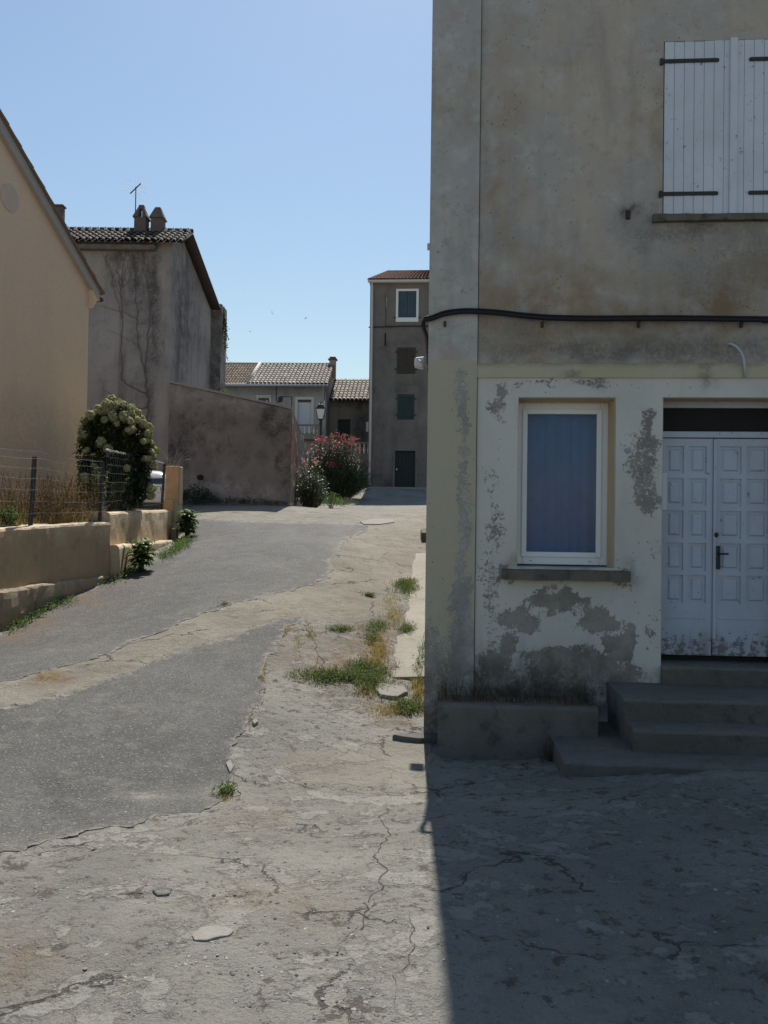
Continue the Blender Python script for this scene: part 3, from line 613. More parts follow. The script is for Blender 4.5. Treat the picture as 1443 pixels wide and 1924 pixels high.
# window: outer frame, sash, pane, sill, curtain
def pvc_window(x0, x1, z0, z1, y):
    o_ = empty('window', (0, 0, 0)); o_.parent = bld
    fr = MB(); t = .075
    for a in [(x0, x0 + t, z0, z1), (x1 - t, x1, z0, z1)]: fr.box(a[0], a[1], y, y + .07, a[2], a[3])
    fr.box(x0 + t, x1 - t, y, y + .07, z1 - t, z1); fr.box(x0 + t, x1 - t, y, y + .07, z0, z0 + t * 1.15)
    obj('frame', fr, M['pvc'], o_, bevel=.006)
    a0, a1, b0, b1 = x0 + t - .012, x1 - t + .012, z0 + t * 1.15 - .012, z1 - t + .012; s = MB(); t2 = .05; yy = y - .018
    s.box(a0, a0 + t2, yy, yy + .05, b0, b1); s.box(a1 - t2, a1, yy, yy + .05, b0, b1); s.box(a0 + t2, a1 - t2, yy, yy + .05, b1 - t2, b1); s.box(a0 + t2, a1 - t2, yy, yy + .05, b0, b0 + t2)
    obj('sash', s, M['pvc'], o_, bevel=.005)
    g = MB(); g.box(a0 + t2, a1 - t2, yy + .02, yy + .03, b0 + t2, b1 - t2); obj('pane', g, M['pane'], o_)
    d = MB(); 
    for q in (.16, .8): d = MB(); d.box(x0 + (x1 - x0) * q, x0 + (x1 - x0) * q + .03, y - .006, y + .01, z0 + .03, z0 + .042); obj('drain_cap', d, M['conduit'], o_)
    cu = MB(); n = 60; ring = []
    for i in range(n + 1):
        q = a0 + (a1 - a0) * i / n; yq = y + .11 + .007 * math.sin(q * 58 + 1.5 * math.sin(q * 9)) + .016 * math.sin(q * 13)
        ring.append((q, yq))
    for i in range(n): cu.quad((*ring[i], z0), (*ring[i + 1], z0), (*ring[i + 1], z1), (*ring[i], z1))
    obj('curtain', cu, M['curtain'], o_, smooth=True)
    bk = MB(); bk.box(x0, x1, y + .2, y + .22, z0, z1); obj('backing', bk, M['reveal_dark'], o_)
    return o_
fx0 = wx0 + .002; fx1 = B.L(1142, 900, .25)[0]; 
pvc_window(fx0, fx1, B.L(1050, 1061, .25)[1], B.L(1050, 757, .25)[1], .25)
jm = MB(); jm.box(fx1, wx1, .25, .3, wz0, wz1); jm.box(fx0, fx1, .25, .3, B.L(1050, 757, .25)[1], wz1); obj('jamb', jm, M['lintel'], bld)
pvc_window(dx1 + 1.1, dx1 + 2.0, wz0, wz1, .25)
def sill(x0, x1, z, h=.085, y0=-.11, y1=.24, name='sill'):
    s = MB(); n = 26; rings = []
    for i in range(n + 1):
        q = x0 + (x1 - x0) * i / n; w_ = lambda k: (fbm(q * 6, k, 44, 3)[()] - .5) * .018
        rings.append([(q, y0 + w_(1), z - h + w_(2)), (q, y0 + w_(3), z - .012 + w_(4)), (q, y0 + .02 + w_(3), z + w_(5) * .6), (q, y1, z + .012), (q, y1, z - h)])
    s.loft(rings); return obj(name, s, M['sillstone'], bld)
sill(bx(945, -.1, 1080), bx(1185, -.1, 1080), bz(1072, 1060, -.1), .095)
sill(dx1 + 1.0, dx1 + 2.1, wz0)
# door: frame, transom light, two panelled leaves
dr = empty('door', (0, 0, 0)); dr.parent = bld; Y0 = .25
def dz(v, u=1300): return B.L(u, v, Y0)[1]
lb, lt, tt0, tt1 = dz(1231), dz(824), dz(811), dz(767)
f = MB(); f.box(dx0, dx0 + .045, Y0 - .01, Y0 + .07, lb, tt1 + .05); f.box(dx1 - .045, dx1, Y0 - .01, Y0 + .07, lb, tt1 + .05); f.box(dx0 + .045, dx1 - .045, Y0 - .02, Y0 + .07, lt + .008, tt0); f.box(dx0, dx1, Y0 - .03, Y0 + .08, tt1, dz1)
obj('frame', f, [M['door']], dr, bevel=.004)
g = MB(); g.box(dx0 + .045, dx1 - .045, Y0 + .02, Y0 + .03, tt0, tt1); obj('transom_pane', g, M['transom'], dr)
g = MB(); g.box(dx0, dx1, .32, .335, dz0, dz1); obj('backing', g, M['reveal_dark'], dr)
xm = B.L(1339.5, 1000, Y0)[0]
def leaf(x0, x1):
    h = lt - lb; L = empty('door_leaf', (0, 0, 0)); L.parent = dr
    st_ = .060; mull = .052; pw = (x1 - x0 - 2 * st_ - mull) / 2; pitch = B.L(1300, 824, Y0)[1] - B.L(1300, 884.5, Y0)[1]; rail = .046
    hs = []; ztop = lt - .075
    for r in range(5):
        for c in range(2):
            a = x0 + st_ + c * (pw + mull); b = ztop - r * pitch; hs.append((a, a + pw, b - (pitch - rail), b, .018))
    s = MB(); wall_grid(s, x0, x1, lb, lt, hs, .25, y=Y0, wav=0); s.quad((x0, Y0, lb), (x0, Y0, lt), (x0, Y0 + .04, lt), (x0, Y0 + .04, lb)); s.quad((x1, Y0, lb), (x1, Y0 + .04, lb), (x1, Y0 + .04, lt), (x1, Y0, lt))
    obj('leaf_frame', s, M['door'], L)
    p = MB()
    for a, b, c, d, q in hs:
        yb = Y0 + .017; p.quad((a, yb, c), (b, yb, c), (b, yb, d), (a, yb, d)); i = .026; j = .042; yf = Y0 + .003
        o4 = [(a + i, yb, c + i), (b - i, yb, c + i), (b - i, yb, d - i), (a + i, yb, d - i)]; n4 = [(a + j, yf, c + j), (b - j, yf, c + j), (b - j, yf, d - j), (a + j, yf, d - j)]
        p.poly(n4)
        for k in range(4): p.quad(o4[k], o4[(k + 1) % 4], n4[(k + 1) % 4], n4[k])
    obj('door_panel', p, M['door'], L)
    kz = lb + .14; k = MB(); k.box(x0 + .01, x1 - .01, Y0 - .014, Y0, lb + .005, kz); k.box(x0 + .06, x1 - .06, Y0 - .006, Y0, B.L(1300, 1162, Y0)[1] - .004, B.L(1300, 1162, Y0)[1] + .012); obj('kick_board', k, M['door'], L, bevel=.004)
    return L
leaf(dx0 + .047, xm - .004); RL = leaf(xm + .004, dx1 - .047)
a = MB(); a.box(xm - .004, xm + .03, Y0 - .022, Y0 - .001, lb + .01, lt - .01); obj('cover_strip', a, M['door'], dr, bevel=.006)
hx, hz = B.L(1349, 1047, Y0 - .02); k = MB(); k.box(hx - .02, hx + .02, Y0 - .034, Y0 - .0225, hz - .115, hz + .11); hb = obj('handle_plate', k, M['iron'], RL, bevel=.004)
k = MB(); k.tube([(hx, Y0 - .03, hz + .035), (hx, Y0 - .075, hz + .035), (hx + .03, Y0 - .085, hz + .035), (hx + .075, Y0 - .085, hz + .036)], .0095, 8); obj('handle_lever', k, M['iron'], RL, smooth=True)
lx, lz = B.L(1346, 1005, Y0 - .02); k = MB(); k.lathe([(.001, -.012), (.017, -.011), (.02, 0), (.001, .001)], (0, 0, 0), 12); k.v = [(lx + p[0], Y0 - .023 + p[2], lz + p[1] * 1.3) for p in k.v]; obj('lock', k, M['iron'], RL, smooth=True)
# steps
steps = [(dx0 + .0, dx1 + .5, -.05, .34, -1.318), (bx(1172, -.7, 1300), dx1 + .6, -.70, .0, -1.492), (bx(1188, -.95, 1360), dx1 + .6, -.985, .0, -1.682), (bx(1052, -1.1, 1420), dx1 + .8, -1.30, .0, -1.872)]
sh = [.19, .195, .195, .5]
for (a, b, y0, y1, e), hh in zip(steps, sh):
    zt = e + EYE - B.loc.z; s = MB(); rings = []; n = 40
    for i in range(n + 1):
        q = a + (b - a) * i / n; w_ = lambda k: (fbm(q * 5, k + e * 9, 54, 4)[()] - .5) * .055
        rings.append([(q, y0 + .012 + w_(1) * .5, zt - hh), (q, y0 + w_(2), zt - .03), (q, y0 + .012 + w_(2), zt - .006 + w_(4) * .5), (q, y0 + .07, zt + w_(5) * .35), (q, y1, zt + .004), (q, y1, zt - hh)])
    s.loft(rings); o = obj('step', s, M['stepstone'], bld); m = np.zeros((len(s.v), 4)); m[:, 3] = 1; sz_ = np.array([p[2] for p in s.v]); sy_ = np.array([p[1] for p in s.v]); m[:, 1] = np.where((sz_ > zt - .02) & (sy_ < y0 + .1), .8, .0); attr(o, 'mask', m)  # nosings painted paler to stand in for light on the treads
# shutters on the first floor
def shutter(x0, x1, z0, z1, hinge_left, meet):
    S = empty('shutter', (0, 0, 0)); S.parent = bld; n = 7; y0 = -.012; s = MB(); w_ = (x1 - x0) / n
    for i in range(n): s.box(x0 + i * w_ + .0016, x0 + (i + 1) * w_ - .0016, y0 + random.uniform(-.001, .001), y0 + .028, z0 + random.uniform(0, .006), z1 + random.uniform(-.006, .004))
    s.box(x0 + .002, x1 - .002, y0 + .012, y0 + .02, z0 + .006, z1 - .006)
    obj('planks', s, M['shutter_white'], S, bevel=.003)
    for zz in (z1 - (z1 - z0) * .115, z0 + (z1 - z0) * .118):
        h = MB(); r = .019; ln = .52; a = x0 - .03 if hinge_left else x1 + .03; sg = 1 if hinge_left else -1
        pts = [(a, zz - r), (a + sg * ln, zz - r)] + [(a + sg * (ln + r * .8 * math.cos(t)), zz + r * math.sin(t)) for t in (-.8, 0, .8)] + [(a + sg * ln, zz + r), (a, zz + r)]
        h.loft([[(p[0], y0 - .009, p[1]) for p in pts], [(p[0], y0 - .0012, p[1]) for p in pts]])
        h.box(a - .012, a + .012, y0 - .012, y0 + .03, zz - .03, zz + .03); obj('strap_hinge', h, M['iron'], S, bevel=.002)
    if meet:
        c = MB(); c.box(x1 - .04, x1 + .028, y0 - .024, y0 - .003, z0 - .006, z1 + .012); obj('meeting_strip', c, M['shutter_white'], S, bevel=.005)
sxm = bx(1378, 0, 250)
shutter(sx0 + .006, sxm - .002, sz0 + .008, sz1 - .008, True, True); shutter(sxm + .002, sx1 - .006, sz0 + .008, sz1 - .008, False, False)
shutter(sx1 + 1.306, sx1 + 1.95, sz0 + .008, sz1 - .008, True, True); shutter(sx1 + 1.954, sx1 + 2.594, sz0 + .008, sz1 - .008, False, False)
sill(bx(1228, -.05, 410), sx1 + .12, sz0 + .004, .07, -.06, .05); sill(sx1 + 1.2, sx1 + 2.7, sz0 + .004, .07, -.06, .05)
# bracket hole with iron stub in the wall
k = MB(); bx_, bz_ = B.L(1180, 404, 0); k.box(bx_ - .022, bx_ + .018, -.03, .02, bz_ - .045, bz_ + .04); obj('iron_stub', k, M['iron'], bld, bevel=.006)
# cable along the facade, turning the corner
cb = tag(empty('electric_cable', B.world([(0, -.05, bz(600))])[0], B.ang), 'thick black cable sagging across the grey facade above the yellow band', 'cable')
off = Vector((0, -.05, bz(600)))
pts = []
for (uu, vv) in [(812,599),(830,592),(850,588),(875,586),(898,586.5),(925,588),(955,591),(990,595),(1030,598),(1080,599.5),(1130,600),(1200,599.5),(1280,599.5),(1360,600.5),(1443,601.5),(1560,603)]:
    a_, b_ = B.L(uu, vv, -.06); pts.append(Vector((a_, -.06, b_)) - off)
pts.append(Vector((Wd, -.06, pts[-1].z)) )
back = [Vector((-.044 - .026 * (d_ < .2), d_, bz(612 - 4) + s_)) - off for d_, s_ in ((2.5, .0), (1.2, -.01), (.5, -.015), (.12, -.01), (-.02, .012))] + [Vector((-.05, -.055, bz(603))) - off]
allp = back + pts; sm_ = []
for i in range(len(allp) - 1):
    for k in range(5):
        t = k / 5; p0 = allp[max(i - 1, 0)]; p1 = allp[i]; p2 = allp[i + 1]; p3 = allp[min(i + 2, len(allp) - 1)]
        sm_.append(.5 * ((2 * p1) + (p2 - p0) * t + (2 * p0 - 5 * p1 + 4 * p2 - p3) * t * t + (3 * p1 - p0 - 3 * p2 + p3) * t ** 3))
k = MB(); k.tube(sm_, .020, 10); obj('sheath', k, M['cable'], cb, smooth=True)
k = MB(); k.tube([p + Vector((0, -.004 if i > 30 else 0, .028)) for i, p in enumerate(sm_)][18:], .008, 6); obj('thin_wire', k, M['cable'], cb, smooth=True)
for uu in (836, 1020, 1202, 1396, 1500):
    a_, b_ = B.L(uu, 604, -.06); k = MB(); k.box(a_ - .011, a_ + .011, -.045, .06, b_ - .045, b_ + .01); k.v = [tuple(Vector(p) - off) for p in k.v]; obj('clip', k, M['iron'], cb, bevel=.003)
# plastic conduit stub above the door
cd = [B.L(a, b, -.03) for a, b in [(1374,646),(1381,651),(1389,661),(1395,674),(1398,690),(1399.5,709)]]
k = MB(); k.tube([(cd[0][0] - .03, .03, cd[0][1] + .01)] + [(a, -.03 - .03 * math.sin(i / 5 * 3.14), b) for i, (a, b) in enumerate(cd)], .0115, 10)
o = obj('conduit', k, M['conduit'], smooth=True, loc=B.loc); o.rotation_euler = (0, 0, B.ang); tag(o, 'short curved grey plastic conduit sticking out of the wall above the white door', 'pipe')
# paper notice on the door
a_, b_ = B.L(1254, 958, .22); _, b1_ = B.L(1254, 888, .22); k = MB(); k.box(dx0 + .048, a_, Y0 - .008, Y0 - .005, b_, b1_)
o = obj('paper_notice', k, M['paper'], loc=B.loc); o.rotation_euler = (0, 0, B.ang); tag(o, 'pale blue sheet of paper stuck at the left edge of the white door', 'notice')
# wall lamp on the side wall near the corner
ld = 1.95; lx_, lz_ = B.L(790, 681, ld); lam = tag(empty('wall_lamp', B.world([(-.02, ld, lz_)])[0], B.ang), 'white outdoor floodlight sticking out from the side wall of the corner building', 'lamp')
q = lx_ + .02; k = MB(); k.hexa([(q - .075,-.09,-.055),(q + .03,-.09,-.075),(q + .05,.09,-.075),(q - .075,.09,-.055),(q - .07,-.08,.045),(q + .05,-.08,.06),(q + .055,.08,.06),(q - .07,.08,.045)]); obj('lamp_head', k, M['white'], lam, bevel=.02)
k = MB(); k.tube([(q - .02, -.1, .01), (q + .03, -.1, -.03), (q + .08, -.05, -.055), (0.0, -.0, -.06)], .010, 8); obj('bracket', k, M['conduit'], lam, smooth=True)
k = MB(); k.box(-.02, .01, -.05, .05, -.11, -.01); obj('wall_plate', k, M['white'], lam, bevel=.006)
# low planter at the foot of the wall
pz = -1.62 + EYE - B.loc.z; qa, qb = bx(822, -.5, 1360), bx(1122, -.5, 1360)
pl = tag(empty('planter', B.world([((qa + qb) / 2, -.3, 0)])[0], B.ang), 'low mossy concrete planter with dry grass at the foot of the corner building', 'planter'); xo = (qa + qb) / 2
s = MB(); rings = []; n = 40
for i in range(n + 1):
    q = qa + (qb - qa) * i / n - xo; w_ = lambda k: (fbm(q * 4, k, 64, 4)[()] - .5) * .05
    rings.append([(q, -.28 + w_(1), -.7), (q, -.25 + w_(2), pz - .03), (q, -.22 + w_(2), pz + w_(4) * .6), (q, -.10, pz + w_(3) * .5), (q, -.09, pz - .08), (q, .24, pz - .06), (q, .24, -.7)])
s.loft(rings); obj('planter_box', s, M['stepstone'], pl)
s = MB(); s.box(qa - xo + .05, qb - xo - .05, -.12, .27, pz - .2, pz - .03); obj('soil', s, M['soil'], pl)
PLANTER = (qa, qb, pz)
# ------------------------------------------------------------------ yellow house (left)
c1 = P(163, 800, 17.4); aY = R(78)   # gable wall runs away from us along this heading
YH = Frame((c1.x, c1.y, h1(c1.x, c1.y)), aY - math.pi)  # x local: from far corner towards us; front (y=0) faces the street
# local +x must point back toward the viewer along the gable, local y into the house
def yl(p): return YH.toL(p)
yh = tag(empty('yellow_house', YH.loc, YH.ang), 'smooth yellow ochre gabled house at the left edge with a grey verge', 'house')
def YL(u, v, n=0): return YH.L(u, v, n)
e0 = YL(163, 541); sl = YL(0, 262); slope = (sl[1] - e0[1]) / (sl[0] - e0[0]); L_ = 8.4; xa = L_ / 2; za = e0[1] + slope * xa
ydir = 1 if YH.toL(Vector((-20, 15, 0))).y > 0 else -1
ww = MB(); N = 60; zb = -2.2
prof = lambda q: e0[1] + slope * (q if q < xa else L_ - q)
gx = [L_ * i / N for i in range(N + 1)]
for i in range(N):
    a, b = gx[i], gx[i + 1]; nz = 24
    for j in range(nz):
        f = lambda q, t: (q, .0, zb + (prof(q) - zb) * t)
        ww.quad(f(a, j / nz), f(b, j / nz), f(b, (j + 1) / nz), f(a, (j + 1) / nz))
D_ = 9 * ydir
ww.quad((0, 0, zb), (0, D_, zb), (0, D_, e0[1]), (0, 0, e0[1])); ww.quad((L_, 0, zb), (L_, D_, zb), (L_, D_, e0[1]), (L_, 0, e0[1])); ww.poly([(0, D_, zb), (L_, D_, zb), (L_, D_, e0[1]), (xa, D_, za), (0, D_, e0[1])])
o = obj('wall', ww, M['yellow'], yh); w = wverts(o, YH); u, v = proj(w); m = np.zeros((len(u), 4)); m[:, 3] = 1; m[:, 1] = .25 * np.exp(-((u - 20) / 20) ** 2); m[:, 0] = .25 * sstep(.5, -.3, w[:, 2] - (c1.z + .2)); attr(o, 'mask', m)
s_ = -ydir   # outwards
bd = MB(); T = .34
def band(x0, x1, y0, y1, dz0, dz1, m=0):
    for xa0, xb0 in ((x0, xa), (xa, L_ - x0)):
        za0, zb0 = prof_ext(xa0), prof_ext(xb0)
        bd.hexa([(xa0, y0, za0 + dz0), (xb0, y0, zb0 + dz0), (xb0, y1, zb0 + dz0), (xa0, y1, za0 + dz0), (xa0, y0, za0 + dz1), (xb0, y0, zb0 + dz1), (xb0, y1, zb0 + dz1), (xa0, y1, za0 + dz1)], m)
prof_ext = lambda q: e0[1] + slope * (q if q < xa else L_ - q)
band(-.26, 0, min(0, s_ * .10), max(0, s_ * .10), -.02, .20)
obj('verge', bd, M['verge'], yh)
bd = MB(); band(-.36, 0, min(-s_ * 9, s_ * .16), max(-s_ * 9, s_ * .16), .205, .24); obj('roof', bd, M['tile_brown'], yh)
for side in (0, 1):
    tm = MB()
    for i in range(13):
        t0 = -.36 + i * .36; t1 = t0 + .42
        if t1 > xa + .1: break
        qa_, qb_ = (t0, t1) if side == 0 else (L_ - t0, L_ - t1)
        pa, pb = Vector((qa_, s_ * .10, prof_ext(qa_) + .235)), Vector((qb_, s_ * .10, prof_ext(qb_) + .225)); vs = []
        for c, r, li in ((pa, .07, .025), (pb, .055, 0)):
            for k in range(7):
                t = math.pi * k / 6; vs.append(c + Vector((0, math.cos(t) * r, math.sin(t) * r * .25 + li * .5)))
        tm.add(vs, [(k, k + 1, k + 8, k + 7) for k in range(6)])
    obj('verge_tiles', tm, M['tile_dark'], yh, smooth=True)
k = MB(); zk = prof_ext(-.26); k.hexa([(-.22,min(0,s_*.09),e0[1]-.16),(0,min(0,s_*.09),e0[1]-.42),(0,max(0,s_*.09),e0[1]-.42),(-.22,max(0,s_*.09),e0[1]-.16),(-.25,min(0,s_*.09),zk-.02),(0,min(0,s_*.09),e0[1]-.02),(0,max(0,s_*.09),e0[1]-.02),(-.25,max(0,s_*.09),zk-.02)]); obj('corbel', k, M['yellow'], yh)
k = MB(); k.box(-.5, -.26, min(-s_ * 9, s_ * .06), max(-s_ * 9, s_ * .06), zk + .02, zk + .13); obj('eaves_gutter', k, M['tile_dark'], yh, bevel=.03)
px, pz_ = YL(18, 372); k = MB(); k.lathe([(.001, 0), (.25, 0), (.25, .012), (.001, .012)], (0, 0, 0), 28); k.v = [(px + a, s_ * (.002 + c), pz_ + b) for a, b, c in k.v]; obj('round_plaque', k, M['plaque'], yh)
# ------------------------------------------------------------------ old grey building with dead creeper
c2 = P(320, 700, 27.5); OB = Frame((c2.x, c2.y, h1(c2.x, c2.y) - .3), 0)
ob = tag(empty('old_house', OB.loc, 0), 'tall old grey rendered house with canal tiles, stained walls and two chimneys', 'house')
def OLz(v, u, n=0): return OB.L(u, v, n)[1]
ez = OLz(455, 318); Wl = 10.5; ry = 1.15; rz_ = P(358, 437, 28.65).z - OB.loc.z; by = 6.2; bez = P(412, 580, 33.7).z - OB.loc.z
wm = MB(); wall_grid(wm, -Wl, 0, -.6, ez, [], .16, wav=.03, seed=21)
ny_ = 46
sl_ = lambda q: ez + (rz_ - ez) * q / ry if q < ry else rz_ + (bez - rz_) * (q - ry) / (by - ry)
for i in range(ny_):
    a, b = by * i / ny_, by * (i + 1) / ny_
    for j in range(40):
        f = lambda q, t: (.03 * (fbm(q * 1.2, t * 9, 31, 3)[()] - .5), q, -.6 + (sl_(q) + .6) * t)
        wm.quad(f(a, j / 40), f(b, j / 40), f(b, (j + 1) / 40), f(a, (j + 1) / 40))
wm.quad((-Wl, 0, -.6), (-Wl, 0, ez), (-Wl, by, bez), (-Wl, by, -.6)); wm.quad((-Wl, by, -.6), (0, by, -.6), (0, by, bez), (-Wl, by, bez))
o = obj('wall', wm, M['old'], ob); w = wverts(o, OB); u, v = proj(w); m = np.zeros((len(u), 4)); m[:, 3] = 1
front = w[:, 1] < OB.loc.y + .08
un = u + (fbm(u * .05, v * .02, 3, 4) - .5) * 40; vn = v + (fbm(u * .03, v * .03, 6, 4) - .5) * 60
def bl(L, u=un, v=vn):
    t = np.zeros(len(u))
    for a, b, ra, rb, k in L: t = np.maximum(t, k * np.exp(-((u - a) / ra) ** 2 - ((v - b) / rb) ** 2))
    return np.clip(t, 0, 1)
m[:, 0] = np.where(front, bl([(260,520,16,110,.8),(285,560,14,150,.9),(235,480,40,30,.7),(210,500,16,60,.5),(290,640,18,60,.7),(278,760,10,120,.8),(300,480,14,30,.7)]), bl([(345,600,22,140,.8),(330,500,30,40,.7),(372,540,14,60,.5),(390,700,8,60,.7),(378,640,12,40,.4)]))
m[:, 1] = np.where(front, bl([(305,540,9,90,.95),(200,520,26,60,.5),(240,600,18,40,.4),(200,700,40,40,.35),(305,760,14,60,.7),(215,650,30,20,.4)]), bl([(400,640,14,90,.5),(365,720,20,60,.35)])); attr(o, 'mask', m)
rm = MB(); tile_roof(rm, (-Wl, -.3, ez - .08), (.42, -.3, ez - .08), (-Wl, ry, rz_), (.42, ry, rz_), .225, .34); tile_roof(rm, (.42, by + .25, bez - .05), (-Wl, by + .25, bez - .05), (.42, ry, rz_), (-Wl, ry, rz_), .27, .38)
for i in range(40):
    xq = .42 - i * .27; vs = []; 
    for q, li in ((xq, 0), (xq - .34, .02)):
        for k in range(7): t = math.pi * k / 6; vs.append((q, ry - math.cos(t) * .13, rz_ + .03 + math.sin(t) * .10 + li))
    rm.add(vs, [(k, k + 1, k + 8, k + 7) for k in range(6)])
rm.hexa([(.34,-.3,ez-.14),(.42,-.3,ez-.14),(.42,ry,rz_-.06),(.34,ry,rz_-.06),(.34,-.3,ez-.08),(.42,-.3,ez-.08),(.42,ry,rz_),(.34,ry,rz_)], 1); rm.hexa([(.0,by+.25,bez-.12),(.42,by+.25,bez-.12),(.42,ry,rz_-.07),(.0,ry,rz_-.07),(.0,by+.25,bez-.05),(.42,by+.25,bez-.05),(.42,ry,rz_),(.0,ry,rz_)], 1)
obj('roof', rm, [M['tile_dark'], M['under']], ob, smooth=True)
mm = MB()
for i in range(40):   # white mortar plugs closing the ridge tiles
    xq = .30 - i * .27; mm = MB()
    mm.hexa([(xq-.10,ry-.19,rz_-.09),(xq+.10,ry-.19,rz_-.09),(xq+.10,ry-.10,rz_-.05),(xq-.10,ry-.10,rz_-.05),(xq-.02,ry-.17,rz_+.11),(xq+.02,ry-.17,rz_+.11),(xq+.02,ry-.1,rz_+.11),(xq-.02,ry-.1,rz_+.11)])
    obj('mortar_plug', mm, M['mortar'], ob)
k = MB(); k.box(-Wl, -.55, -.24, .02, ez - .34, ez - .16); obj('cornice', k, M['sillstone'], ob, bevel=.04)
def chimney(u, vb, Y, hb, hc, w_, hole):
    b = P(u, vb, Y); ch = empty('chimney', b - OB.loc); ch.parent = ob
    k = MB(); k.hexa([(-w_,-w_,-1),(w_,-w_,-1),(w_,w_,-1),(-w_,w_,-1),(-w_*.95,-w_*.95,hb),(w_*.95,-w_*.95,hb),(w_*.95,w_*.95,hb),(-w_*.95,w_*.95,hb)]); obj('shaft', k, M['chim'], ch, bevel=.03)
    k = MB(); e = w_ * 1.22; t = w_ * .42
    for (a0, a1) in ((-1, -.28), (.28, 1)) if hole else ((-1, 1),):
        k.hexa([(e*a0,-e,hb-.02),(e*a1,-e,hb-.02),(e*a1,e,hb-.02),(e*a0,e,hb-.02),(t*a0,-t,hb+hc),(t*a1,-t,hb+hc),(t*a1,t,hb+hc),(t*a0,t,hb+hc)])
    if hole: k.box(-t * 1.05, t * 1.05, -t * 1.05, t * 1.05, hb + hc * .72, hb + hc + .05)
    obj('cowl', k, M['chim'], ch, bevel=.03); return ch
chimney(266, 433, 28.6, .42, .43, .225, True); chimney(297, 433, 28.6, .40, .42, .225, False)
# chimney peeking over the yellow roof
k = MB(); b = P(113, 398, 28.7) - OB.loc; k.box(b.x - .13, b.x + .13, b.y - .13, b.y + .13, b.z - .6, b.z + .16); k.box(b.x - .17, b.x + .17, b.y - .17, b.y + .17, b.z + .16, b.z + .22); obj('chimney_stub', k, M['chim'], ob, bevel=.02)
bt = P(412, 577, 34.2); k = MB(); x0 = P(400, 700, 34.2).x - OB.loc.x; x1 = P(419, 700, 34.2).x - OB.loc.x
nb = 20; rings = []
for i in range(nb + 1):
    t = i / nb; zz = -.6 + (bt.z - OB.loc.z + .6) * t; w_ = lambda s: (fbm(t * 9, s, 71, 3)[()] - .5) * .08
    rings.append([(x0 - .3, 6.2, zz), (x1 + w_(1), 6.2 + w_(2), zz), (x1 + w_(1), 7.3, zz), (x0 - .3, 7.3, zz)])
k.loft(rings); o = obj('buttress', k, M['old'], ob); m = np.zeros((len(o.data.vertices), 4)); m[:, 0] = .7; attr(o, 'mask', m)
# television aerial
ab = P(254, 430, 28.6); an = tag(empty('television_aerial', ab, 0), 'thin television aerial on a mast beside the left chimney of the old house', 'aerial')
k = MB(); k.tube([(0, 0, -.6), (0, 0, 1.52)], .020, 6); obj('mast', k, M['iron'], an)
k = MB(); k.tube([(-.28, .25, 1.38), (.24, -.2, 1.56)], .022, 6); obj('boom', k, M['iron'], an)
k = MB()
for t, l in ((0, .55), (.3, .45), (.55, .42), (.8, .38), (1, .34)):
    c = Vector((-.28, .25, 1.38)).lerp(Vector((.24, -.2, 1.56)), t); d = Vector((.62, .72, -.14)).normalized() * l; k.tube([c - d, c + d], .0055, 5)
obj('dipoles', k, M['wire'], an)
# ------------------------------------------------------------------ courtyard wall
pA, pB, pC = P(318, 720, 27.2), P(548, 770, 26.0), P(576, 834, 30.8)
cw = tag(empty('courtyard_wall', (pB.x, pB.y, h1(pB.x, pB.y)), 0), 'stained rubble courtyard wall with a sloping pale coping and a red brick corner', 'wall'); O_ = Vector(cw.location)
k = MB(); nx_, nz_ = 90, 50
def wpt(a, b, s, t, off, seed):
    q = a.lerp(b, s); z0 = h1(q.x, q.y) - .5; zt = q.z + (.05 * (fbm(s * 14, 0, seed, 3)[()] - .5))
    d = (b - a); nrm = Vector((d.y, -d.x, 0)).normalized(); z = z0 + (zt - z0) * t
    wv = (fbm(s * 16, t * 9, seed, 4)[()] - .5) * .09
    q = Vector((q.x, q.y, z)) + nrm * (off + wv); return q - O_
def wallface(a, b, off, n1, n2, seed, m=0):
    base = len(k.v)
    for i in range(n1 + 1):
        for j in range(n2 + 1): k.v.append(tuple(wpt(a, b, i / n1, j / n2, off, seed)))
    for i in range(n1):
        for j in range(n2): q = base + i * (n2 + 1) + j; k.f.append((q, q + n2 + 1, q + n2 + 2, q + 1)); k.m.append(m)
pB2 = pB + Vector((-.5, .0, 0)); pBs = pB + Vector((.0, .35, -.05))
wallface(pA, pB, 0, 90, 50, 5); wallface(pB, pC, 0, 40, 30, 7); wallface(pA + Vector((0, .5, 0)), pB + Vector((-.5, .5, 0)), .0, 30, 4, 8); wallface(pB + Vector((-.5, .5, 0)), pC + Vector((-.5, 0, 0)), 0, 20, 4, 9)
T0 = [p - O_ for p in (pA, pB, pC)]; T1 = [p - O_ for p in (pA + Vector((0, .5, 0)), pB + Vector((-.5, .5, 0)), pC + Vector((-.5, 0, 0)))]
for i in (0, 1): k.quad(T0[i], T0[i + 1], T1[i + 1], T1[i])
k.quad(T0[2], T1[2], (T1[2].x, T1[2].y, -1), (T0[2].x, T0[2].y, -1))
o = obj('wall_body', k, M['court'], cw); w = wverts(o) + np.array(O_); u, v = proj(w); m = np.zeros((len(u), 4)); m[:, 3] = 1
un = u + (fbm(u * .05, v * .05, 3, 4) - .5) * 50; vn = v + (fbm(u * .05, v * .05, 6, 4) - .5) * 40
m[:, 0] = bl([(344,830,28,50,.85),(520,800,30,40,.8),(480,870,50,40,.5),(530,880,16,60,.7),(420,790,60,20,.4),(400,850,40,20,.4),(560,860,20,80,.7),(440,952,120,8,.9)], un, vn)
m[:, 1] = bl([(480,880,40,24,.55),(420,920,80,24,.85),(500,930,40,24,.7),(360,915,24,26,.7),(330,740,18,20,.5),(370,740,40,14,.4),(450,760,60,10,.5)], un, vn)
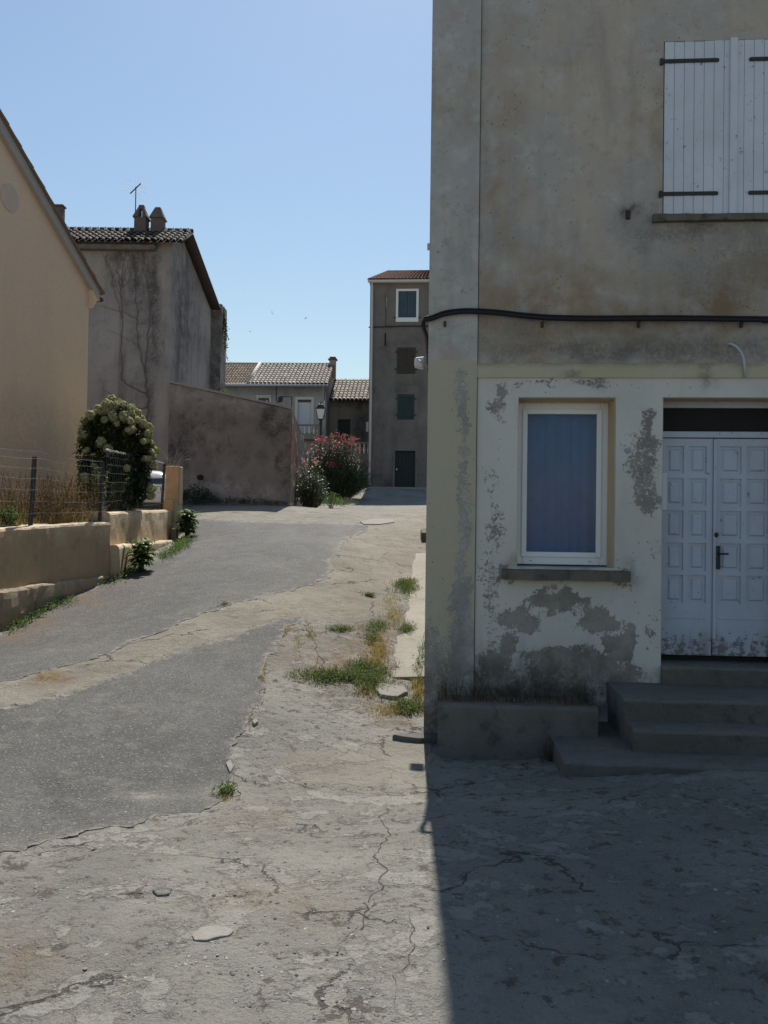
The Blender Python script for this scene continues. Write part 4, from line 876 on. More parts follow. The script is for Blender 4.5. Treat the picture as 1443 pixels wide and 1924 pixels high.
m[:, 2] = np.where(w[:, 1] > 25.9, bl([(551,850,5,60,.8)], u, v), 0) * .8; attr(o, 'mask', m)
k = MB()
a, b = T0[0] + Vector((0, -.04, .0)), T0[1] + Vector((.02, -.04, .0)); c, d = T1[1], T1[0]; up = Vector((0, 0, .09)); k.hexa([a + up * .2, b + up * .2, c + up * .2, d + up * .2, a + up, b + up, c + up, d + up]); obj('coping', k, M['stone'], cw)
k = MB(); h_ = P(377, 897, 26.9) - O_; k.lathe([(.001, 0), (.10, .0), (.12, .05), (.09, .06), (.001, .02)], (0, 0, 0), 12); k.v = [(h_.x + p[0], h_.y - .12 + p[2], h_.z + p[1] * .8) for p in k.v]; obj('dark_hole_disc', k, M['reveal_dark'], cw)  # near-black disc stands in for the darkness inside a wall hole
# ------------------------------------------------------------------ long low house behind (house with balcony)
HA = Frame(P(611, 900, 48), R(-2)); HA.loc.z = h1(HA.loc.x, HA.loc.y) - .3
ha = tag(empty('balcony_house', HA.loc, HA.ang), 'grey rendered house with pale canal tile roof and a balcony behind the courtyard wall', 'house')
def hl(u, v, n=0): q = HA.L(u, v, n); return q
ze = hl(560, 724)[1]; xl = hl(404, 724)[0] - 3; ydep = 3.4
wn0, wn1 = hl(485, 765), hl(506, 748); dw0, dw1 = hl(559, 796), hl(585, 751)
wm = MB(); wall_grid(wm, xl, 0, -.5, ze, [(wn0[0], wn1[0], wn0[1] - .6, wn1[1], .2), (dw0[0], dw1[0], dw0[1] - .55, dw1[1], .2)], .25, wav=.01)
zr = P(623, 685, 48 + ydep).z - HA.loc.z
wm.poly([(0, 0, -.5), (0, ydep * 2, -.5), (0, ydep * 2, ze), (0, ydep, zr - .08), (0, 0, ze)]); wm.poly([(xl, 0, -.5), (xl, 0, ze), (xl, ydep, zr - .08), (xl, ydep * 2, ze), (xl, ydep * 2, -.5)]); wm.quad((xl, ydep * 2, -.5), (xl, ydep * 2, ze), (0, ydep * 2, ze), (0, ydep * 2, -.5))
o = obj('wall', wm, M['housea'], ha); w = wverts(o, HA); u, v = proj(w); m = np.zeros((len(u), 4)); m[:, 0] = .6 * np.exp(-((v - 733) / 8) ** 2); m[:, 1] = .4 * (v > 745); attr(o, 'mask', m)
xs_ = hl(466, 718)[0]
rm = MB(); tile_roof(rm, (xs_, -.35, ze + .02), (.12, -.35, ze + .02), (xs_, ydep, zr), (.12, ydep, zr), .24, .42); tile_roof(rm, (.12, 2 * ydep + .3, ze), (xl, 2 * ydep + .3, ze), (.12, ydep, zr), (xl, ydep, zr), .24, .42)
obj('roof', rm, [M['tile_light'], M['under']], ha, smooth=True)
rm = MB(); tile_roof(rm, (xl, -.3, ze - .02), (xs_, -.3, ze - .02), (xl, ydep, zr - .03), (xs_, ydep, zr - .03), .18, .36); obj('old_roof', rm, [M['tile_brown'], M['under']], ha, smooth=True)
rm = MB(); rm.tube([(xl, ydep, zr + .02), (.14, ydep, zr + .02)], .09, 8); rm.tube([(xs_ + .06, -.35, ze + .1), (xs_ + .06, ydep, zr + .08)], .1, 8); obj('ridge_tiles', rm, M['tile_light'], ha, smooth=True)
k = MB(); k.tube([(xl, -.42, ze - .06), (.12, -.42, ze - .06)], .075, 8); k.tube([(-.16, -.42, ze - .06), (-.16, -.1, ze - .3), (-.16, -.1, -.3)], .06, 8); obj('gutter', k, M['zinc'], ha, smooth=True)
cb_ = P(622, 695, 48 + ydep) - HA.loc; cc = empty('chimney', cb_ - Vector((0.0, .1, .2))); cc.parent = ha
k = MB(); k.box(-.2, .2, -.2, .2, -.4, .8); obj('shaft', k, M['chim2'], cc, bevel=.02); k = MB(); k.box(-.29, .29, -.29, .29, .8, .87); k.box(-.2, .2, -.2, .2, .87, 1.0); obj('cap', k, M['chim'], cc, bevel=.02)
def opening(fr, par, p0, p1, mat, kind, zlow=0, trim=.14, headglass=None):
    W = empty(kind, (0, 0, 0)); W.parent = par; x0, z0 = p0; x1, z1 = p1; z0 += zlow
    t = MB(); t.box(x0 - trim, x0, -.03, .05, z0, z1 + trim); t.box(x1, x1 + trim, -.03, .05, z0, z1 + trim); t.box(x0, x1, -.03, .05, z1, z1 + trim)
    if kind == 'window': t.box(x0 - trim, x1 + trim, -.05, .05, z0 - trim, z0)
    if trim: obj('frame', t, M['trim'] if kind != 'painted' else M['white'], W)
    s = MB(); hh = z1 if headglass is None else z1 - headglass
    s.box(x0, x1, .08, .13, z0, hh); obj('shutter', s, M[mat], W)
    if headglass: g = MB(); g.box(x0, x1, .1, .12, hh, z1); obj('pane', g, M['glass_dark'], W)
    return W
W1 = opening(HA, ha, wn0, wn1, 'glass_dark', 'window', -.6, .10)
k = MB(); q = (wn0[0] + wn1[0]) / 2 + .18; k.box(q - .05, q + .05, .03, .075, wn0[1] - .6, wn1[1] - .12); k.box(wn0[0] - .12, wn1[0] + .12, -.16, .0, wn1[1] + .08, wn1[1] + .14); obj('mullion', k, M['trim'], W1)
opening(HA, ha, dw0, dw1, 'roller', 'french_door', -.55, .16, .16)
# wires and box on the wall
k = MB(); 
def hp(u, v, n=-.03): q = hl(u, v, n); return (q[0], n, q[1])
k.tube([hp(519, 727), hp(519, 752), hp(521, 756), hp(527, 755)], .025, 6); k.tube([hp(527, 745), hp(548, 745), hp(548, 775)], .018, 6); q = hp(527, 750); k.box(q[0] - .12, q[0] + .12, -.1, 0, q[2] - .14, q[2] + .14); obj('wiring', k, M['iron'], ha)
# balcony
bz0_ = hl(580, 818, -1)[1]; bz1_ = hl(580, 797, -1)[1]; bx0 = hl(548, 800)[0]; bx1 = hl(606, 800)[0]; bal = empty('balcony', (0, 0, 0)); bal.parent = ha
k = MB(); k.box(bx0, bx1, -1.0, 0, bz0_ - .22, bz0_); obj('slab', k, M['houseb'], bal); k = MB(); k.box(bx0, bx1, -1.0, -.82, bz1_ - .1, bz1_); k.box(bx0, bx1, -1.0, -.82, bz0_, bz0_ + .08); k.box(bx1 - .16, bx1, -1.0, -.82, bz0_ + .08, bz1_ - .1); k.box(bx1 - .5, bx1 - .16, -.95, -.87, bz0_ + .08, bz1_ - .1); obj('handrail', k, M['houseb'], bal)
def baluster(par, x, y, z, h, m='trim'):
    k = MB(); k.lathe([(.05, 0), (.07, .02), (.05, h * .12), (.085, h * .35), (.06, h * .6), (.04, h * .78), (.06, h * .9), (.06, h)], (x, y, z), 10); return obj('baluster', k, M[m], par, smooth=True)
for i in range(5): baluster(bal, bx0 + .3 + i * .27 + .35, -.91, bz0_ + .08, bz1_ - bz0_ - .18)
# ------------------------------------------------------------------ small house between
HB = Frame(P(640, 900, 50), R(-3)); HB.loc.z = h1(HB.loc.x, HB.loc.y) - .3
hb = tag(empty('small_house', HB.loc, HB.ang), 'small dark house with a pale pinkish canal tile roof squeezed beside the tall tower house', 'house')
def hbl(u, v, n=0): return HB.L(u, v, n)
x0, x1 = hbl(615, 800)[0], hbl(712, 800)[0]; ze = hbl(650, 753)[1]; zr = P(650, 713, 53).z - HB.loc.z
d0, d1 = hbl(634, 850), hbl(658.5, 788)
wm = MB(); wall_grid(wm, x0, x1, -.5, ze, [(d0[0], d1[0], d0[1] - .6, d1[1], .25)], .25, wav=.02); shell(wm, x0, x1, 0, 6, -.5, ze)
o = obj('wall', wm, M['houseb'], hb); w = wverts(o, HB); u, v = proj(w); m = np.zeros((len(u), 4)); m[:, 0] = np.clip(.9 * np.exp(-((u - 676) / 12) ** 2) + .7 * np.exp(-((v - 756) / 6) ** 2), 0, 1); m[:, 1] = .4 * (u < 630); attr(o, 'mask', m)
rm = MB(); tile_roof(rm, (x0 - .1, -.4, ze), (x1, -.4, ze), (x0 - .1, 3, zr), (x1, 3, zr), .25, .42); tile_roof(rm, (x1, 6.3, ze), (x0 - .1, 6.3, ze), (x1, 3, zr), (x0 - .1, 3, zr), .25, .42); obj('roof', rm, [M['tile_light'], M['under']], hb, smooth=True)
opening(HB, hb, d0, d1, 'darkdoor', 'door', -.6, 0)
k = MB(); q = hbl(690, 802, -.1); k.box(q[0] - .07, q[0] + .1, -.18, 0, q[1] - .3, q[1] + .3); obj('meter_box', k, M['white'], hb, bevel=.02)
tr = Frame(P(676, 870, 46.2), R(-3)); tz = tr.L(676, 852)[1]; tz1 = tr.L(676, 833)[1]
te = tag(empty('terrace_balustrade', tr.loc, tr.ang), 'stone balustrade with pale turned balusters behind the red oleander', 'balustrade')
k = MB(); a, b = tr.L(655, 850)[0], tr.L(697, 850)[0]; zg = h1(tr.loc.x, tr.loc.y) - tr.loc.z - .4; k.box(a, b, -.1, .3, zg, tz); obj('base_wall', k, M['houseb'], te); k = MB(); k.box(a, b, -.06, .2, tz1 - .02, tz1 + .08); obj('handrail', k, M['houseb'], te)
for i in range(5): baluster(te, b - .15 - i * .25, .07, tz, tz1 - .02 - tz)
# ------------------------------------------------------------------ tall tower house
TW = Frame(P(691, 900, 45), R(-4)); TW.loc.z = h1(TW.loc.x + .5, TW.loc.y) - .2
tw = tag(empty('tower_house', TW.loc, TW.ang), 'tall narrow four storey brown house with red roof, shuttered windows and dark door', 'house')
def tl(u, v, n=0): return TW.L(u, v, n)
ze = tl(740, 532)[1]; Wt, Dt = 7.2, 7.0
op = [(tl(748, 597), tl(782.5, 547), 'blue_shutter'), (tl(745.5, 702), tl(781, 653), 'brown_shutter'), (tl(746.5, 788), tl(778.5, 741), 'green_shutter')]
dd = (tl(741.5, 916), tl(780.5, 847))
wm = MB(); wall_grid(wm, 0, Wt, -.6, ze, [(a[0], b[0], a[1], b[1], .16) for a, b, _ in op] + [(dd[0][0], dd[1][0], dd[0][1], dd[1][1], .2)], .22, wav=.012, seed=33); shell(wm, 0, Wt, 0, Dt, -.6, ze)
o = obj('wall', wm, M['tower'], tw); w = wverts(o, TW); u, v = proj(w); m = np.zeros((len(u), 4)); m[:, 3] = 1
un = u + (fbm(u * .08, v * .05, 3, 4) - .5) * 24; vn = v + (fbm(u * .08, v * .05, 6, 4) - .5) * 30
m[:, 0] = np.clip(bl([(765,725,40,20,.4),(720,680,20,60,.35),(765,820,60,14,.35),(720,900,60,22,.7),(765,640,40,10,.4),(730,545,10,20,.3),(712,800,16,80,.4)], un, vn), 0, 1); m[:, 1] = bl([(712,545,14,20,.4),(740,560,8,30,.25),(795,785,12,12,.5),(760,540,30,10,.35)], un, vn); attr(o, 'mask', m)
for i, (a, b, mt) in enumerate(op):
    W = empty('window', (0, 0, 0)); W.parent = tw
    for kx in (0, 1):
        s = MB(); xm_ = (a[0] + b[0]) / 2; q0, q1 = (a[0] + .01, xm_ - .01) if kx == 0 else (xm_ + .01, b[0] - .01); yy = .05 if i == 0 else -.03
        s.box(q0, q1, yy, yy + .04, a[1] + .02, b[1] - .02)
        for r in range(int((b[1] - a[1]) / .09)): s.hexa([(q0 + .07, yy - .02, a[1] + .08 + r * .09), (q1 - .07, yy - .02, a[1] + .08 + r * .09), (q1 - .07, yy, a[1] + .06 + r * .09), (q0 + .07, yy, a[1] + .06 + r * .09), (q0 + .07, yy - .012, a[1] + .10 + r * .09), (q1 - .07, yy - .012, a[1] + .10 + r * .09), (q1 - .07, yy, a[1] + .13 + r * .09), (q0 + .07, yy, a[1] + .13 + r * .09)]) if a[1] + .16 + r * .09 < b[1] else None
        obj('shutter', s, M[mt], W)
    if i == 0:
        t = MB(); e = .13; t.box(a[0] - e, a[0], -.03, .06, a[1], b[1] + e); t.box(b[0], b[0] + e, -.03, .06, a[1], b[1] + e); t.box(a[0], b[0], -.03, .06, b[1], b[1] + e); obj('frame', t, M['white'], W)
        t = MB(); t.box(a[0] - e, b[0] + e, -.05, .06, a[1] - .24, a[1]); obj('sill', t, M['white'], W)
        for q in (a[0] - e - .05, b[0] + e + .05): t = MB(); t.box(q - .09, q + .09, -.05, -.02, a[1] - .02, a[1] + .02); obj('shutter_catch', t, M['iron'], W)
    else:
        for q in (a[0] - .05, b[0] + .05):
            for zz in (a[1] + .25, b[1] - .25): t = MB(); t.box(q - .06, q + .06, -.06, 0, zz - .03, zz + .03); obj('hinge', t, M['iron'], W)
Dn = empty('door', (0, 0, 0)); Dn.parent = tw
s = MB(); (x0, z0), (x1, z1) = dd
for i in range(6): s.box(x0 + (x1 - x0) * i / 6 + .006, x0 + (x1 - x0) * (i + 1) / 6 - .006, .1, .15, z0, z1 - .02)
obj('leaf', s, M['darkdoor'], Dn); s = MB(); s.box(x0 + .06, x0 + .13, .05, .1, (z0 + z1) / 2 - .05, (z0 + z1) / 2 + .03); obj('handle', s, M['white'], Dn)
s = MB(); s.box(x0 - .12, x0, -.02, .05, z0, z1 + .12); s.box(x1, x1 + .12, -.02, .05, z0, z1 + .12); s.box(x0, x1, -.02, .05, z1, z1 + .12); obj('frame', s, M['tower'], Dn)
rm = MB(); zr = P(720, 511, 45 + 2.6).z - TW.loc.z; hx_ = .85
tile_roof(rm, (-.08, -.3, ze + .12), (Wt + .1, -.3, ze + .12), (hx_, 2.6, zr), (Wt - hx_, 2.6, zr), .2, .3)
rm.quad((-.08, -.3, ze + .12), (hx_, 2.6, zr), (hx_, 4.4, zr), (-.08, Dt + .3, ze + .12), 0); rm.quad((Wt + .1, -.3, ze + .12), (Wt + .1, Dt + .3, ze + .12), (Wt - hx_, 4.4, zr), (Wt - hx_, 2.6, zr), 0); rm.quad((-.08, Dt + .3, ze + .12), (hx_, 4.4, zr), (Wt - hx_, 4.4, zr), (Wt + .1, Dt + .3, ze + .12), 0); rm.quad((hx_, 2.6, zr), (Wt - hx_, 2.6, zr), (Wt - hx_, 4.4, zr), (hx_, 4.4, zr), 0)
obj('roof', rm, [M['tile_red'], M['under']], tw, smooth=False)
rm = MB()
for i in range(16): rm.box(hx_ + .4 + i * .36, hx_ + .55 + i * .36, 2.55, 2.75, zr, zr + .07)
rm.tube([(hx_, 2.65, zr + .02), (Wt - hx_, 2.65, zr + .02)], .08, 8); rm.tube([(-.08, -.3, ze + .14), (hx_, 2.6, zr + .04)], .07, 8); obj('ridge_tiles', rm, M['tile_red'], tw, smooth=False)
k = MB(); k.box(-.12, Wt + .12, -.34, -.2, ze - .02, ze + .11); k.box(-.06, Wt, -.2, 0, ze + .0, ze + .08); obj('gutter', k, M['trim'], tw, bevel=.02)
k = MB(); k.tube([(.1, -.26, ze), (.12, -.1, ze - .25), (.12, -.1, .3)], .075, 8); obj('downpipe', k, M['whitepipe'], tw, smooth=True)
q = tl(740, 614.5)[1]; k = MB(); k.tube([(-.06, -.06, q - .02), (Wt * .3, -.06, q + .04), (Wt, -.06, q + .02)], .035, 6); k.tube([(tl(725, 560)[0], -.03, tl(725, 556)[1]), (tl(725, 600)[0], -.03, q)], .012, 5); obj('wall_cable', k, M['iron'], tw)
k = MB(); a = tl(722.5, 650); b = tl(725.5, 626); k.box(a[0], b[0], -.02, .01, a[1], b[1]); obj('wall_slot', k, M['reveal_dark'], tw)
k = MB(); a = tl(725, 577); b = tl(726.5, 558); k.box(a[0], b[0], -.02, .01, a[1], b[1]); obj('conduit', k, M['trim'], tw)
# raised concrete landing in front of the tower door
k = MB(); k.box(.02, Wt, -1.0, -.02, -.4, tl(760, 916)[1] - .02); obj('landing', k, M['stone'], tw, bevel=.02)
# small bracket high on the far side wall of the corner building
# ------------------------------------------------------------------ low garden wall, pillar, fence
def line_at(pts, s):
    d = [0]
    for a, b in zip(pts[:-1], pts[1:]): d.append(d[-1] + math.hypot(b[0] - a[0], b[1] - a[1]))
    s = max(0, min(d[-1], s))
    for i in range(len(pts) - 1):
        if s <= d[i + 1] + 1e-9:
            t = (s - d[i]) / max(1e-6, d[i + 1] - d[i]); a, b = pts[i], pts[i + 1]
            return a[0] + (b[0] - a[0]) * t, a[1] + (b[1] - a[1]) * t, (b[0] - a[0]) / math.hypot(b[0] - a[0], b[1] - a[1]), (b[1] - a[1]) / math.hypot(b[0] - a[0], b[1] - a[1])
def plen(p): return sum(math.hypot(b[0] - a[0], b[1] - a[1]) for a, b in zip(p[:-1], p[1:]))
def smooth_line(pts, n=8):
    o = []
    for i in range(len(pts) - 1):
        p0, p1, p2, p3 = (Vector((*pts[max(0, min(len(pts) - 1, j))], 0)) for j in (i - 1, i, i + 1, i + 2))
        for k in range(n):
            t = k / n; q = .5 * ((2 * p1) + (p2 - p0) * t + (2 * p0 - 5 * p1 + 4 * p2 - p3) * t * t + (3 * p1 - p0 - 3 * p2 + p3) * t ** 3); o.append((q.x, q.y))
    return o + [tuple(pts[-1])]
w1 = smooth_line([(-5.55, 6.2), (-5.35, 8.6), (P(0, 1100, 10.8).x, 10.8), (P(100, 1090, 12.3).x, 12.3), (P(206, 1080, 13.75).x, 13.75)])
w2 = smooth_line([(P(206, 1050, 13.85).x - .02, 13.8), (P(265, 1020, 16.4).x, 16.4), (P(322, 1000, 19.8).x, 19.8)])
lw = tag(empty('garden_wall', (w1[40][0] if len(w1) > 40 else w1[-1][0], 11, 0)), 'low stepped ochre rendered garden wall with rough plinth under the wire fence', 'wall'); LO = Vector(lw.location)
def wallrun(line, ztop, zbot, off0, off1, name, mat, rnd=.05, seed=1, step=.09, capr=.05):
    L = plen(line); n = int(L / step); k = MB(); rings = []
    for i in range(n + 1):
        s = L * i / n; x, y, dx, dy = line_at(line, s); nx, ny = dy, -dx
        zt = ztop(s / L, y); zb = zbot(s / L, x, y)
        ring = []
        prof_ = [(off0, zb)] + [(off0, zb + (zt - capr - zb) * q) for q in (.15, .3, .45, .6, .75, .9, 1)] + [(off0 - capr * .3, zt - capr * .35), (off0 - capr, zt)] + [(off1 + capr, zt), (off1, zt - capr), (off1, zb)]
        for j, (o_, z_) in enumerate(prof_):
            wv = (fbm(s * 2.5, z_ * 2.5, seed, 4)[()] - .5) * rnd if j < 11 else 0
            wz = (fbm(s * 3, j * .3, seed + 9, 4)[()] - .5) * rnd * .8 if 7 <= j <= 11 else 0
            ring.append((x + nx * (o_ + wv) - LO.x, y + ny * (o_ + wv) - LO.y, z_ + wz - LO.z))
        rings.append(ring)
    k.loft(rings); o = obj(name, k, M[mat], lw)
    w = wverts(o) + np.array(LO); m = np.zeros((len(w), 4)); m[:, 3] = 1
    zt = ztop(.5, 12); zz = w[:, 2]; hn = fbm(w[:, 1] * 2.5, zz * 3, seed + 3, 4)
    m[:, 1] = np.clip(1.0 * np.exp(-((zz - zt) / .09) ** 2) + 1.2 * sstep(.46, .56, hn) * np.exp(-((zz - zt + .08) / .17) ** 2), 0, 1); m[:, 0] = .35 * sstep(.3, .0, zz - np.array([H(a, b)[0] for a, b in w[:, :2]])) ; attr(o, 'mask', m); return o
gz = lambda t, x, y: h1(x, y) - .35
wallrun(w1, lambda t, y: EYE + (-.15 + (y - 10.8) * .03), lambda t, x, y: EYE - 1.02, 0, -.32, 'upper_wall', 'lowwall', .05, 3)
wallrun(w1, lambda t, y: EYE - .985, gz, .10, -.3, 'plinth', 'plinth', .07, 5, capr=.04)
wallrun(w2, lambda t, y: EYE + .11 + (y - 14) * .02, lambda t, x, y: EYE - .55, .02, -.32, 'upper_wall', 'lowwall', .05, 8)
wallrun(w2, lambda t, y: EYE - .475 + t * -.03, gz, .20, -.3, 'plinth', 'lowwall', .06, 11)
# stepped block and pillar at the gate end
pe = P(323, 1000, 19.9); gp = tag(empty('gate_pillar', (pe.x, 20.1, h1(pe.x, 20.1))), 'weathered ochre gate pillar at the far end of the low garden wall', 'pillar'); g0 = Vector(gp.location)
zt = P(326, 876, 20.2).z - g0.z; zm = P(326, 940, 20).z - g0.z; xr = P(340, 900, 20.2).x - g0.x; xl_ = P(312, 900, 20.2).x - g0.x
k = MB(); k.hexa([(xl_, -.05, zm - .1), (xr, -.05, zm - .1), (xr, .32, zm - .1), (xl_, .32, zm - .1), (xl_ + .02, -.03, zt), (xr, -.03, zt), (xr, .32, zt), (xl_ + .02, .32, zt)]); obj('shaft', k, M['woodpost'], gp, bevel=.03)
k = MB(); k.hexa([(P(303,980,19.8).x-g0.x, -.4, -.5), (xr - .02, -.4, -.5), (xr, .4, -.5), (P(303,980,19.8).x-g0.x, .4, -.5), (P(303,980,19.8).x-g0.x, -.38, zm), (xr - .03, -.38, zm), (xr - .02, .38, zm), (P(303,980,19.8).x-g0.x, .38, zm)]); o = obj('base_block', k, M['lowwall'], gp, bevel=.04)
k = MB(); a, b = P(322, 992, 19.6).x - g0.x, P(334, 992, 19.6).x - g0.x; k.box(a, b, -.62, -.4, -.3, P(328, 993, 19.6).z - g0.z); obj('foot_stone', k, M['plinth'], gp, bevel=.03)
k = MB()
for i in range(16):
    r0 = Vector((xl_ + .15 + random.uniform(-.1, .15), .1, zt)); d = Vector((random.uniform(-.35, .35), random.uniform(-.2, .2), random.uniform(.1, .45))); k.tube([r0, r0 + d * .6 + Vector((0, 0, .06)), r0 + d], .006, 4)
tw_ = obj('dead_twigs', k, M['wire'], loc=g0); tag(tw_, 'tangle of loose wire ends and dead twigs on top of the gate pillar', 'twigs')
fe = tag(empty('wire_fence', (w1[-1][0], 13.8, 0)), 'sagging galvanised wire mesh fence on dark posts along the low garden wall', 'fence'); FO = Vector(fe.location)
posts = [(65, 858, 990, 11.75, .028), (193.5, 868, 980, 13.72, .024), (309, 872, 945, 19.4, .03)]
pz_ = {}
for u, vt, vb, Yp, r in posts:
    a = P(u, vt, Yp); b = P(u - (vb - vt) * .02, vb, Yp); b.x = a.x - .05; k = MB(); b.z -= .15
    for s_x in (1,): k.hexa([(b.x - r, Yp - .02, b.z), (b.x + r, Yp - .02, b.z), (b.x + r, Yp + .02, b.z), (b.x - r, Yp + .02, b.z), (a.x - r, Yp - .02, a.z), (a.x + r, Yp - .02, a.z), (a.x + r, Yp + .02, a.z), (a.x - r, Yp + .02, a.z)])
    k.v = [tuple(Vector(p) - FO) for p in k.v]; obj('post', k, M['post'], fe)
    pz_[u] = (a, b)
k = MB(); k.hexa([( -5.62 + a, 8.4 + b, c) for c in (1.3, 2.75) for a, b in ((-.03, -.02), (.03, -.02), (.03, .02), (-.03, .02))]); k.v = [tuple(Vector(p) - FO) for p in k.v]; obj('post', k, M['post'], fe)
def meshrun(pts, tops, bots, lean, name, sp=.10):
    """pts ground line of the mesh (x,y); tops/bots heights at each"""
    L = plen(pts); k = MB(); n = int(L / sp); d = [0]
    for a, b in zip(pts[:-1], pts[1:]): d.append(d[-1] + math.hypot(b[0] - a[0], b[1] - a[1]))
    def at(s, t):
        x, y, dx, dy = line_at(pts, s); zt_ = np.interp(s, d, tops); zb_ = np.interp(s, d, bots)
        bow = math.sin(min(1, t) * 3) * .05 + (fbm(s * 1.2, t * 2, 5, 3)[()] - .5) * .12 * t
        return Vector((x + dy * (bow + lean * t * t), y - dx * (bow + lean * t * t), zb_ + (zt_ - zb_) * t + (fbm(s * 2, 1, 8, 2)[()] - .5) * .03)) - FO
    for i in range(n + 1):
        s = L * i / n; k.tube([at(s + (fbm(s * 3, 3, 8, 2)[()] - .5) * .05 * q, q) for q in (0, .25, .5, .75, .92, 1)], .0010, 4, cap=False)
    hs = [.0, .16, .32, .48, .63, .77, .9, 1]
    for h_ in hs: k.tube([at(L * i / (n * 1), h_) for i in range(0, n + 1)], .0014 if h_ < 1 else .0024, 4, cap=False)
    for i in range(n * 2): k.tube([at(L * i / (n * 2), 1), at(L * (i + .5) / (n * 2), 1.0) + Vector((0, 0, .035)), at(L * (i + 1) / (n * 2), 1)], .0013, 3, cap=False)
    return obj(name, k, M['wire'], fe)
A1, A2, A3 = pz_[65][0], pz_[193.5][0], pz_[309][0]
meshrun([(-5.62, 8.4), (P(0, 900, 10.6).x, 10.6), (A1.x + .03, A1.y), (P(130, 900, 12.7).x, 12.7), (A2.x + .02, A2.y)], [P(0,842,10.6).z + .0, P(0, 842, 10.6).z, P(65, 848, A1.y).z, P(130, 860, 12.7).z, P(190, 867, A2.y).z], [EYE - .12] * 3 + [EYE - .08, EYE - .04], -.02, 'wire_mesh')
meshrun([(A2.x + .02, A2.y), (P(250, 900, 16.2).x, 16.2), (A3.x, A3.y)], [P(195, 845, A2.y).z, P(250, 857, 16.2).z, P(309, 871, A3.y).z], [P(195, 962, A2.y).z, P(250, 953, 16.2).z, P(309, 945, A3.y).z], 0, 'wire_mesh', .2)
# garden soil behind the wall
gx_ = np.arange(-14, -4.6, .25); gy_ = np.arange(4, 19.4, .25); k = MB(); k_i = {}
def gleft(y): return np.interp(y, [q[1] for q in w1] + [q[1] for q in w2], [q[0] for q in w1] + [q[0] for q in w2]) - .2
nr = 24
for j, yq in enumerate(gy_):
    for i in range(nr + 1):
        xq = gleft(yq) - (9.0 * (i / nr) ** 1.5); zq = EYE + np.interp(yq, [4, 10.8, 13.7, 14.0, 19.5], [-.3, -.17, -.10, .02, .12]) + (fbm(xq * 1.5, yq * 1.5, 4, 4)[()] - .5) * .12 + .02
        k.v.append((xq, yq, zq))
for j in range(len(gy_) - 1):
    for i in range(nr): a = j * (nr + 1) + i; k.f.append((a, a + 1, a + nr + 2, a + nr + 1)); k.m.append(0)
structure(obj('garden_soil', k, M['soil'], smooth=True))
def gsoil(x, y): return EYE + float(np.interp(y, [4, 10.8, 13.7, 14.0, 19.5], [-.3, -.17, -.10, .02, .12]))
# pavement strip along the side wall of the corner building
k = MB(); rings = []
for i in range(60):
    yq = 9.3 + i * .14; d_ = B.world([(0, (yq - B.loc.y) / math.cos(B.ang), 0)])[0]; xw = d_[0]; zq = h1(xw - .2, yq) + .035
    wob_ = (fbm(yq * 1.5, 0, 14, 4)[()] - .5) * .14; lf = xw - (.52 if yq < 11 else .42) + wob_
    rings.append([(xw + .05, yq, zq - .3), (lf, yq, zq - .3), (lf, yq, zq - .02), (lf + .03, yq, zq), (xw + .05, yq, zq + .02)])
k.loft(rings); o = structure(obj('pavement', k, M['pale_pavement']))
# ------------------------------------------------------------------ loose things on the ground
def slabstone(name, poly, h, mat, label, cat, lift=0.0, seed=1, group=None):
    w = [G(*p) for p in poly]; c = sum(w, Vector()) / len(w); c.z = zat(c.x, c.y); n = len(w); pts = []
    for i in range(n):
        a, b = w[i] - c, w[(i + 1) % n] - c
        for t in (0, .33, .66): q = a.lerp(b, t); f = 1 + (fbm(q.x * 9, q.y * 9, seed, 3)[()] - .5) * .18; pts.append((q.x * f, q.y * f))
    k = MB(); gz_ = lambda x, y: zat(x + c.x, y + c.y) - c.z
    k.loft([[(x, y, gz_(x, y) - .04) for x, y in pts], [(x, y, gz_(x, y) + h * .8 + lift) for x, y in pts], [(x * .94, y * .94, gz_(x, y) + h + lift) for x, y in pts]])
    o = obj(name, k, M[mat], loc=c); return tag(o, label, cat, group)
slabstone('stone_slab', [(706,1300),(712,1291),(760,1297),(766,1306),(745,1316),(715,1313)], .025, 'stone', 'pale flat stone slab lying among weeds beside the corner building', 'stone slab', .02)
slabstone('kerb_stone', [(737,1393),(765,1389),(800,1388),(832,1390),(834,1399),(790,1400),(755,1396)], .045, 'stepstone', 'dark narrow stone ledge sticking out at the foot of the corner building', 'kerb stone', .0, 4)
slabstone('drain_cover', [(676,981),(700,976),(738,977),(742,982),(715,986),(684,986)], .03, 'stone', 'pale flat concrete cover on the far side of the street', 'cover', .0, 5)
slabstone('loose_slab', [(362,1764),(378,1750),(420,1748),(438,1756),(425,1770),(390,1778),(366,1776)], .009, 'stone', 'flat pale piece of broken concrete in the foreground, largest loose piece on the ground', 'slab', 0, 6)
slabstone('concrete_flake', [(287,1680),(300,1674),(322,1678),(318,1684),(296,1686)], .010, 'concrete', 'small loose flake of concrete in the left foreground above the flat slab', 'flake', 0, 7)
slabstone('concrete_block', [(790,1011),(800,1009),(808,1012),(808,1018),(792,1018)], .22, 'stepstone', 'dark squared block standing by the side wall far up the street', 'block', 0, 9)
for i, (q, lab) in enumerate([(([(474,1360),(481,1354),(485,1360),(478,1365)]), 'small dark stone at the asphalt edge, the upper of two'), (([(424,1437),(434,1430),(440,1445),(432,1455)]), 'broken chunk of concrete at the asphalt corner, the lower of two')]):
    slabstone('loose_stone', q, .03, 'stone', lab, 'stone', 0, 20 + i)
